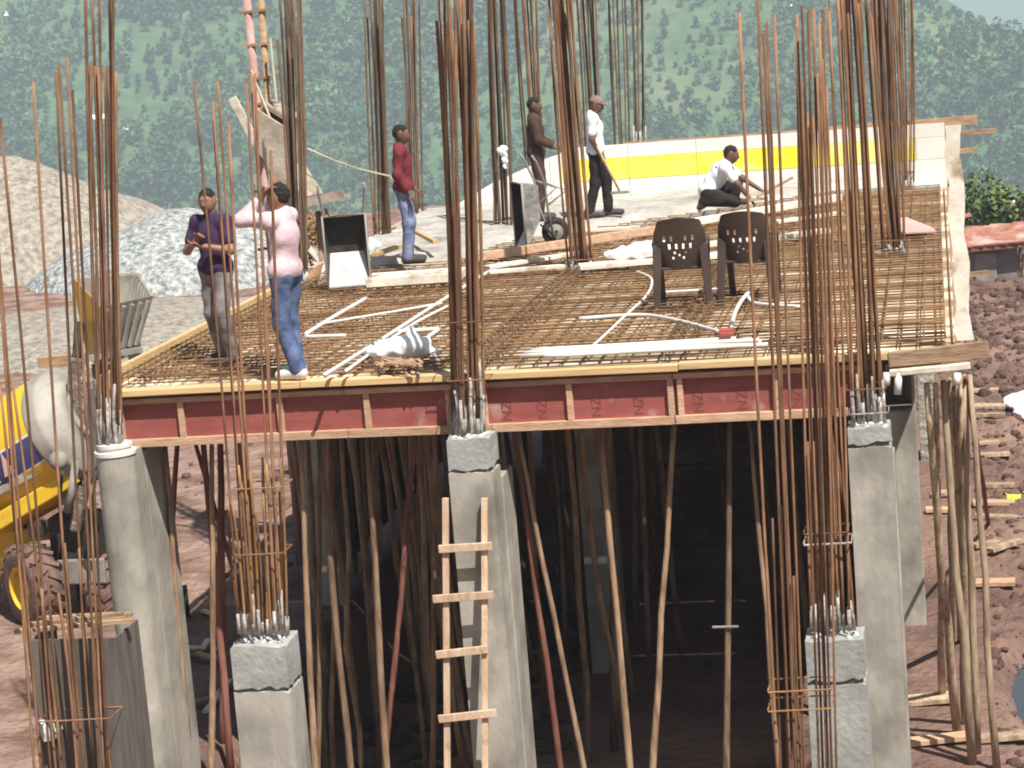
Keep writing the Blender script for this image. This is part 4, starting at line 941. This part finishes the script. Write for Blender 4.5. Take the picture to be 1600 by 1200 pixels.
person(foot(462, 588), math.radians(74), 1.78, 'man in pale pink shirt and blue jeans raising both hands to his face', m_pinkc, m_jean, m_skinl, m_shoew,
       dict(che=(0, -.03, 1.27), nec=(0, -.03, 1.45), hea=(0, .0, 1.6), shL=(-.17, .02, 1.41), shR=(.17, .02, 1.41), elL=(-.22, .27, 1.43), elR=(.22, .27, 1.43), wrL=(-.11, .1, 1.62), wrR=(.11, .1, 1.63), knR=(.09, .06, .5), anR=(.1, .03, .085), toR=(.11, .22, .035), anL=(-.1, -.1, .085), toL=(-.12, .09, .035)), 'long', 0, -.12, curl=.8)
person(foot(641, 410, .18), math.radians(-80), 1.67, 'man in dark red shirt and faded jeans standing side on', m_redc, m_jeanl, m_skin, m_shoe,
       dict(elL=(-.22, -.05, 1.12), elR=(.22, -.05, 1.12), wrR=(.22, .08, .89), wrL=(-.2, .12, .92)), 'long', -.1)
person(foot(846, 343, .2), math.radians(-82), 1.67, 'man in dark brown clothes half hidden by bars behind a wheelbarrow', m_brownc, m_brownc, m_skin, m_shoe,
       dict(elL=(-.23, .06, 1.14), elR=(.23, .06, 1.14), wrL=(-.22, .28, 1.02), wrR=(.22, .28, 1.02)), 'long', 0, .1)
pw = foot(938, 338, .2)
person(pw, math.radians(-84), 1.64, 'man in white t-shirt and mauve cap holding a tool by the wall', m_whitec, m_blackc, m_skin, m_shoe,
       dict(hea=(0, .06, 1.6), knL=(-.1, .12, .5), anL=(-.1, .12, .085), toL=(-.12, .31, .035), knR=(.1, -.03, .5), anR=(.1, -.15, .085), toR=(.12, .04, .035), wrR=(.22, .08, .88), wrL=(-.21, .05, .88)), 'short', -.2, .3, hat=m_cap)
tl = empty('trowel_pole', pw+Vector((.15, -.2, .4)), 'long handled tool in the hand of the man in the white t-shirt', 'tool')
MB().tube([pw+Vector((.06, -.23, .98)), pw+Vector((.32, -.2, .34))], .016, 8).build('handle', m_board, tl, smooth=True)
MB().beam(pw+Vector((.2, -.2, .33)), pw+Vector((.44, -.2, .33)), .1, .03).build('blade', m_steelg, tl)
pcw = foot(1128, 324, .2)
person(pcw, math.radians(-86), 1.72, 'man in white shirt kneeling to level the wet concrete by the yellow wall', m_whitec, m_blackc, m_skin, m_shoe,
       dict(pel=(0, -.18, .22), wai=(0, -.12, .34), che=(0, -.01, .46), nec=(0, .1, .59), hea=(0, .17, .715), shL=(-.17, .08, .55), shR=(.17, .08, .55), elL=(-.2, .3, .36), elR=(.2, .24, .32), wrL=(-.17, .52, .2), wrR=(.2, .38, .13),
            hiL=(-.09, -.17, .2), hiR=(.09, -.17, .2), knL=(-.16, .22, .3), anL=(-.14, .16, .09), toL=(-.16, .34, .04), knR=(.14, .18, .09), anR=(.12, -.24, .1), toR=(.13, -.3, .03)), 'short', 0, .25)
fl = empty('float_board', pcw+Vector((.8, 0, .1)), 'long timber float held on the concrete by the kneeling man', 'tool')
MB().beam(pcw+Vector((.5, -.15, .13)), pcw+Vector((.98, .05, .34)), .05, .03).build('handle', m_old, fl)
MB().beam(pcw+Vector((.38, -.25, .1)), pcw+Vector((.62, -.12, .1)), .1, .03).build('blade', m_old, fl)

# ================================================================== CONCRETE MIXER TRUCK
Ym = 26.5
mx_ = empty('mixer_truck', P(50, 970, z=0), 'muddy yellow self loading concrete mixer behind the left corner of the deck', 'mixer truck')
axd = Vector((.86, -.24, .46)).normalized()
mo = P(146, 642, y=Ym)                                  # mouth centre
dr = MB().lathe(mo, axd, [(-3.0, .0), (-3.0, .42), (-2.6, .6), (-2.0, .74), (-1.25, .78), (-.47, .74)], 44).build('drum', None, mx_, smooth=True)
md = bpy.data.materials.new('drum_paint'); md.use_nodes = True; t_ = md.node_tree; N_ = t_.nodes; L_ = t_.links
# yellow drum with a blue lengthwise band: the band follows the angle round the drum axis
g_ = N_.new('ShaderNodeNewGeometry'); sx_ = axd.cross(Vector((0, 0, 1))).normalized(); sy_ = sx_.cross(axd)
def dot(vec, off):
    n = N_.new('ShaderNodeVectorMath'); n.operation = 'SUBTRACT'; n.inputs[1].default_value = off; L_.new(g_.outputs['Position'], n.inputs[0])
    d = N_.new('ShaderNodeVectorMath'); d.operation = 'DOT_PRODUCT'; d.inputs[1].default_value = vec; L_.new(n.outputs[0], d.inputs[0]); return d.outputs['Value']
v_ = dot(sy_, mo)
ra = N_.new('ShaderNodeValToRGB'); ra.color_ramp.interpolation = 'CONSTANT'; el = ra.color_ramp.elements
mr = N_.new('ShaderNodeMapRange'); mr.inputs[1].default_value = -.9; mr.inputs[2].default_value = .9; L_.new(v_, mr.inputs[0])
el[0].position = 0; el[0].color = (.68, .42, .015, 1); el[1].position = .335; el[1].color = (.7, .66, .6, 1)
for pos, c in ((.345, (.055, .06, .17, 1)), (.535, (.7, .66, .6, 1)), (.55, (.76, .5, .02, 1))):
    k = el.new(pos); k.color = c
L_.new(mr.outputs[0], ra.inputs[0]); L_.new(ra.outputs[0], N_['Principled BSDF'].inputs['Base Color']); N_['Principled BSDF'].inputs['Roughness'].default_value = .45
dr.data.materials.clear(); dr.data.materials.append(md)
cn = MB().lathe(mo, axd, [(-.47, .745), (-.42, .765), (-.34, .72), (-.3, .73), (-.26, .7), (-.08, .5), (0, .43), (.05, .45), (.05, .38), (-.2, .36)], 44).build('drum_mouth', m_drumg, mx_, smooth=True)
# letter on the band
cu = bpy.data.curves.new('letter', 'FONT'); cu.body = 'A'; cu.size = .34; cu.extrude = .004; to = bpy.data.objects.new('t', cu); COL.objects.link(to)
me = bpy.data.meshes.new_from_object(to); COL.objects.unlink(to); bpy.data.objects.remove(to)
def on_drum(sv, ang, r):      # point on the drum: distance back from the mouth, angle
    return mo-axd*sv+(sx_*math.sin(ang)+sy_*math.cos(ang))*r
side = sx_ if sx_.y < 0 else -sx_
nrm = (side*.97+sy_*-.1).normalized(); org = mo-axd*1.38+side*.79-sy_*.24
ml = Matrix((axd, sy_, nrm)).transposed().to_4x4(); ml.translation = org; me.transform(ml); link('letter', me, m_white, dr)
MB().prism([org+axd*.32+sy_*.02, org+axd*.44+sy_*.3, org+axd*.5+sy_*.02], nrm*.006).build('logo_mark', m_pink, dr)
# muddy discharge frame and chute by the mouth
fr_ = P(125, 690, y=Ym-.15)
b = MB()
for px0, py0, px1, py1, w in ((118, 560, 112, 700, .16), (135, 590, 128, 760, .2), (112, 700, 104, 800, .18), (128, 740, 118, 830, .13)): b.beam(P(px0, py0, y=Ym-.25), P(px1, py1, y=Ym-.25), w, .12, up=(0, 1, 0))
b.build('mouth_frame', m_mud, mx_, bevel=.03)
v = [P(130, 640, y=Ym-.3), P(152, 600, y=Ym-.5), P(165, 690, y=Ym-.6), P(138, 760, y=Ym-.35)]
MB().prism(v, (0, .05, 0)).build('discharge_chute', m_steelg, mx_)
MB().tube([P(104, 800, y=Ym-.5), P(112, 770, y=Ym-.5), P(118, 720, y=Ym-.5)], .05, 8).build('hydraulic_ram', m_steelg, mx_, smooth=True)
for px in (98, 140, 150):
    MB().tube([P(px, 735, y=Ym-.55), P(px-6, 790, y=Ym-.6), P(px+4, 830, y=Ym-.5)], .02, 7).build('hose', m_dark, mx_, smooth=True)
MB().lathe(P(92, 720, y=Ym-.75), (.3, -.8, .2), [(0, 0), (0, .1), (.1, .12), (.16, .07), (.16, 0)], 16).build('work_lamp', m_steelg, mx_, smooth=True)
# chassis
MB().beam(P(-60, 850, y=Ym-.35), P(118, 742, y=Ym-.35), .14, .2, up=(0, 0, 1)).build('drum_cradle', m_ymach, mx_, bevel=.02)
MB().beam(P(-60, 800, y=Ym-.45), P(95, 716, y=Ym-.45), .1, .1).build('cradle_rail', m_drumg, mx_, bevel=.015)
MB().prism([P(-40, 905, y=Ym+.2), P(2, 830, y=Ym+.2), P(95, 822, y=Ym+.2), P(104, 840, y=Ym+.2), P(30, 850, y=Ym+.2), P(0, 905, y=Ym+.2)], (0, .5, 0)).build('mudguard', m_ymach, mx_, bevel=.02)
MB().box(P(122, 850, y=Ym+.1), (.55, .5, .8)).build('rear_frame', m_dark, mx_, bevel=.03)
MB().box(P(128, 893, y=Ym-.2), (.62, .06, .32)).build('rear_plate', m_steelg, mx_, bevel=.02)
MB().box(P(58, 826, y=Ym+.05), (.22, .1, .18)).build('tail_lamp_box', m_steelg, mx_, bevel=.015)
MB().box(P(60, 818, y=Ym-.02), (.09, .05, .09)).build('tail_lamp', m_pink, mx_)
def wheel(c, nrm_, r):
    prof = [(-.19, r*.55), (-.2, r*.8), (-.17, r*.95), (-.08, r), (.08, r), (.17, r*.95), (.2, r*.8), (.19, r*.55)]
    w = MB().lathe(c, nrm_, prof, 36).build('wheel', m_tyre, mx_, smooth=True)
    nn = Vector(nrm_).normalized(); sx = nn.cross(Vector((0, 0, 1))).normalized(); sy = sx.cross(nn)
    for i in range(18):
        a = 2*math.pi*i/18; p = Vector(c)+(sx*math.cos(a)+sy*math.sin(a))*r; tg = (-sx*math.sin(a)+sy*math.cos(a))
        MB().beam(p-nn*.17+tg*.05, p+nn*.0-tg*.05, .06, .05, up=(sx*math.cos(a)+sy*math.sin(a))).build('tread_lug', m_tyre, w)
        MB().beam(p+nn*.17+tg*.15, p+nn*.0+tg*.05, .06, .05, up=(sx*math.cos(a)+sy*math.sin(a))).build('tread_lug', m_tyre, w)
    MB().lathe(c, nrm_, [(.19, r*.57), (.14, r*.5), (.02, r*.46), (0, r*.2), (.09, r*.18), (.1, 0)], 30).build('rim', m_ymach, w, smooth=False)
wn = (-.66, -.75, 0); r_ = .5
wheel(P(52, 915, y=Ym-.35), wn, r_)
wheel(P(150, 930, y=Ym+.2), (.86, .5, 0), r_)
# loading hopper on its arms
hpY = 28.0
hc = [P(112, 432, y=hpY), P(216, 426, y=hpY+.9), P(240, 462, y=hpY+.2), P(158, 480, y=hpY-.6)]
lo_ = [P(136, 560, y=hpY+.1), P(196, 552, y=hpY+.6), P(212, 556, y=hpY+.1), P(150, 570, y=hpY-.35)]
def quadbox(top, bot, skip=(), inset=.93):
    return top, bot
cen = sum(hc, Vector())/4; hz = sum(lo_, Vector())/4
inn = [cen+(p-cen)*.94-Vector((0, 0, .02)) for p in hc]; inb = [hz+(p-hz)*.9+Vector((0, 0, .03)) for p in lo_]
for i, (nm, m) in enumerate((('hopper_back', m_drumg), ('hopper_side', m_drumg), ('hopper_front', m_drumg), ('hopper_side', m_ymach))):
    j = (i+1) % 4; v = [hc[i], hc[j], lo_[j], lo_[i], inn[i], inn[j], inb[j], inb[i]]
    o = MB().add(v, [(0, 1, 2, 3), (4, 7, 6, 5), (0, 4, 5, 1), (1, 5, 6, 2), (2, 6, 7, 3), (3, 7, 4, 0)]).build(nm, m, mx_)
    if nm == 'hopper_front' or i == 1:
        for k in range(6):
            u = (k+.6)/6.3; a = hc[i].lerp(hc[j], u); c = lo_[i].lerp(lo_[j], u); nq = (hc[j]-hc[i]).cross(lo_[i]-hc[i]).normalized()
            if nq.y > 0: nq = -nq
            MB().beam(a.lerp(c, .06)+nq*.02, a.lerp(c, .8)+nq*.015, .05, .05, up=nq).build('rib', m_drumg, o)
MB().add([lo_[0], lo_[1], lo_[2], lo_[3]], [(0, 1, 2, 3)]).build('hopper_floor', m_drumg, mx_)
MB().beam(P(124, 505, y=hpY-.2), P(120, 575, y=hpY-.6), .1, .1, up=(0, 1, 0)).build('lift_arm', m_dark, mx_)
MB().beam(P(208, 520, y=hpY+.2), P(214, 600, y=hpY-.2), .14, .1, up=(0, 1, 0)).build('lift_arm', m_dark, mx_)
MB().beam(P(62, 566, y=hpY-.3), P(135, 560, y=hpY-.3), .16, .14).build('cross_tube', m_old, mx_)
MB().beam(P(138, 560, y=hpY-.45), P(222, 546, y=hpY-.1), .07, .07).build('cross_tube', m_steelg, mx_)
MB().beam(P(165, 570, y=hpY), P(160, 690, y=hpY-.3), .3, .2, up=(0, 1, 0)).build('hopper_neck', m_mud, mx_)
MB().beam(P(200, 570, y=hpY), P(190, 720, y=hpY-.3), .2, .2, up=(0, 1, 0)).build('hopper_neck', m_dark, mx_)

# ================================================================== BUCKET HOIST AT THE LEFT EDGE
Yh = 28.6
m_dirt = mat('cement_dirty_steel', (.25, .2, .15), (.46, .4, .32), 4, .85, .4, 18)
m_mast = mat('faded_red_pipe', (.36, .2, .17), (.5, .33, .3), 3, .7, .2, 12)
ho = empty('bucket_hoist', (P(425, 470, y=Yh).x, Yh, 0), 'pole framed bucket hoist with tipping hopper and chute left of the deck', 'hoist')
for px0, py0, px1, py1, r, m in ((380, -60, 432, 475, .055, m_mast), (404, -60, 440, 475, .045, m_old)):
    a = P(px0, py0, y=Yh); c = P(px1, py1, y=Yh); d = c-a; c = a+d*((.0-a.z)/d.z)
    MB().tube([a, c], r, 8).build('mast_rail', m, ho, smooth=True)
for py in (20, 72, 125, 165, 300, 390): MB().beam(P(372+py*.08, py, y=Yh-.04), P(424+py*.07, py-6, y=Yh-.04), .035, .035).build('cross_bar', m_old, ho)
MB().beam(P(363, 153, y=Yh-.6), P(420, 262, y=Yh-.4), .1, .04, up=(0, 1, 0)).build('slanted_plank', m_white_t, ho)
MB().tube([P(392, 110, y=Yh-.3), P(440, 230, y=Yh-.3)], .018, 6).build('stay_cable', m_rope, ho)
MB().tube([P(422, 60, y=Yh-.2), P(432, 160, y=Yh-.2)], .018, 6).build('stay_cable', m_rope, ho)
tp = [P(402, 172, y=Yh-.5), P(420, 158, y=Yh+.1), P(462, 186, y=Yh+.1), P(446, 200, y=Yh-.5)]
bt = [P(404, 238, y=Yh-.5), P(420, 232, y=Yh+.05), P(470, 300, y=Yh+.05), P(450, 312, y=Yh-.5)]
for i in range(4):
    j = (i+1) % 4; MB().add([tp[i], tp[j], bt[j], bt[i]]+[p+Vector((.02, .02, 0)) for p in (tp[i], tp[j], bt[j], bt[i])], [(0, 1, 2, 3), (4, 7, 6, 5), (0, 4, 5, 1), (1, 5, 6, 2), (2, 6, 7, 3), (3, 7, 4, 0)]).build('bucket_side', m_dirt if i != 0 else m_old, ho)
MB().beam(P(418, 160, y=Yh+.02), P(462, 187, y=Yh-.0), .5, .05).build('bucket_lip', m_dirt, ho)
MB().beam(P(452, 250, y=Yh-.1), P(488, 306, y=Yh-.2), .45, .04).build('chute', m_dirt, ho)
MB().beam(P(470, 322, y=Yh-.35), P(536, 308, y=Yh-.45), .42, .05).build('chute_tray', m_dirt, ho)
for dy in (-.2, .2): MB().beam(P(468, 318, y=Yh-.35+dy), P(538, 304, y=Yh-.45+dy), .03, .12).build('tray_side', m_dirt, ho)
MB().beam(P(506, 326, y=Yh-.3), P(516, 350, y=Yh-.3), .06, .06).build('tray_brace', m_old, ho)
a = P(497, 330, y=Yh-.3); MB().tube([a, (a.x-.1, a.y+.1, 0)], .04, 8).build('post', m_pole, ho, smooth=True)
a = P(422, 300, y=Yh-.3); MB().beam(a, (a.x+.15, a.y, 0), .16, .1, up=(0, 1, 0)).build('post', m_conc, ho)
for k in range(4): MB().beam(P(470+k*6, 350+k*20, y=Yh+.3), P(500+k*4, 425-k*3, y=Yh+.4), .06, .04).build('brace', m_white_t, ho)
rp_ = [P(480, 232, y=Yh-.2), P(520, 250, y=Yh), P(560, 264, y=Yh+.8), P(608, 275, y=30.7), P(613, 280, y=30.7)]
tag(MB().tube(rp_, .012, 6).build('rope', m_rope, smooth=True), 'pale rope tied from the hoist to the bars left of the red shirted man', 'rope', None, 'thing')

# ================================================================== LOOSE THINGS ON THE GROUND
for k, (px, py, l, w, ang, lab) in enumerate(((1538, 603, .5, .14, .1, 'farthest'), (1545, 628, .5, .16, .05, ''), (1548, 648, .45, .16, -.05, ''), (1540, 683, .4, .12, .1, ''), (1548, 706, .55, .18, .05, ''), (1556, 757, .5, .16, 0, ''), (1552, 777, .55, .16, .08, ''), (1560, 800, .6, .14, .02, ''), (1570, 850, .5, .12, .7, ''), (1555, 905, .45, .16, -.05, ''), (1452, 1085, .5, .16, 0, ''), (1560, 1145, .5, .14, .1, ''), (1470, 790, .4, .14, 0, ''), (1475, 765, .35, .14, 0, ''), (1540, 842, .4, .12, .6, ''), (1462, 1148, .6, .12, .1, ''))):
    p = P(px, py, z=.1); p.z = GZ(p.x, p.y)+.05
    o = MB().box((0, 0, 0), (l, w*1.3, .05)).build('offcut', m_pole2 if k % 3 else m_timb, bevel=.004); o.location = p; o.rotation_euler = (random.uniform(-.1, .1), random.uniform(-.08, .08), ang)
    rank = sorted((603, 628, 648, 683, 706, 757, 777, 800, 850, 905, 1085, 1145, 790, 765, 842, 1148)).index(py)
    tag(o, 'short timber offcut on the dug earth right of the deck, '+'farthest second third fourth fifth sixth seventh eighth ninth tenth eleventh twelfth thirteenth fourteenth fifteenth nearest'.split()[rank]+(' from the far end' if 0 < rank < 15 else ' of them'), 'offcut', 'offcuts strewn along the right', 'thing')
me = sdf_mesh([('e', (0, 0, .05), (.35, .5, .1)), ('e', (.2, -.9, .04), (.4, .7, .07)), ('e', (.3, .3, .05), (.3, .4, .12))], .03, .1, wob=.006, wf=14)
p = P(1592, 625, z=.05); o = link('plastic_sheet', me, m_sack); o.location = (p.x+.1, p.y, GZ(p.x+.1, p.y)); tag(o, 'crumpled white plastic sheet on the earth at the right margin', 'plastic sheet', None, 'thing')
me = sdf_mesh([('e', (0, 0, .03), (.09, .07, .05)), ('c', (.05, 0, .04), (.14, .03, .1), .02, .008), ('c', (-.05, 0, .04), (-.1, .02, .1), .02, .008)], .012, .03, wob=.006, wf=50)
p = P(1583, 772, z=.1); o = link('plastic_scrap', me, mat('lime_plastic', (.5, .62, .06), (.6, .7, .12), 5, .6)); o.location = (p.x, p.y, GZ(p.x, p.y)+.02); tag(o, 'small lime green plastic scrap on the earth at the right', 'scrap', None, 'thing')
p = P(240, 945, z=.25); a = P(208, 948, z=.25); c = P(292, 938, z=.25)
pp = empty('culvert_pipe', (p.x, p.y, 0), 'dark grey culvert pipe lying on the earth behind the left column', 'pipe')
MB().lathe(a, (c-a).normalized(), [(0, .11), (0, .16), ((c-a).length, .16), ((c-a).length, .11), (0, .11)], 24).build('shell', m_steelg, pp, smooth=True)
MB().lathe(c-(c-a).normalized()*.12, (c-a).normalized(), [(0, .16), (0, .19), (.14, .19), (.14, .12)], 24).build('socket', m_dark, pp, smooth=True)
for k in range(16):
    px, py = random.uniform(215, 345), random.uniform(960, 1090); p = P(px, py, z=.08); p.z = GZ(p.x, p.y)+.05+random.uniform(0, .06)
    o = MB().box((0, 0, 0), (random.uniform(.4, 1.1), .07, .03)).build('stick', m_white_t if k % 2 else m_old); o.location = p; o.rotation_euler = (random.uniform(-.15, .15), random.uniform(-.2, .2), random.uniform(0, 3.1))
    tag(o, 'timber stick in the litter on the ground between left column and low column', 'stick', 'sticks littering the ground at the left', 'thing')
b = MB()
for i in range(160):
    x, y = random.uniform(-6.8, -4.4), random.uniform(22.5, 30); v, f = lump(random.uniform(.05, .2), i % 30, 6); b.add([(p[0]*1.3+x, p[1]+y, p[2]*.6+GZ(x, y)+.04) for p in v], f)
tag(b.build('rubble', m_clod, smooth=True), 'pale broken rubble on the shaded ground under the deck', 'rubble', kind='stuff')

# ================================================================== HAZE
hz_ = MB().box((0, 1270, 12), (2560, 2680, 226)).build('haze', None)
mh = bpy.data.materials.new('haze'); mh.use_nodes = True; N_ = mh.node_tree.nodes; N_.clear()
vo = N_.new('ShaderNodeVolumePrincipled'); vo.inputs['Color'].default_value = (.74, .89, 1, 1); vo.inputs['Density'].default_value = .0005; vo.inputs['Anisotropy'].default_value = 0
ou = N_.new('ShaderNodeOutputMaterial'); mh.node_tree.links.new(vo.outputs[0], ou.inputs['Volume'])
hz_.data.materials.append(mh); tag(hz_, 'thin pale haze filling the valley', 'haze', kind='stuff')
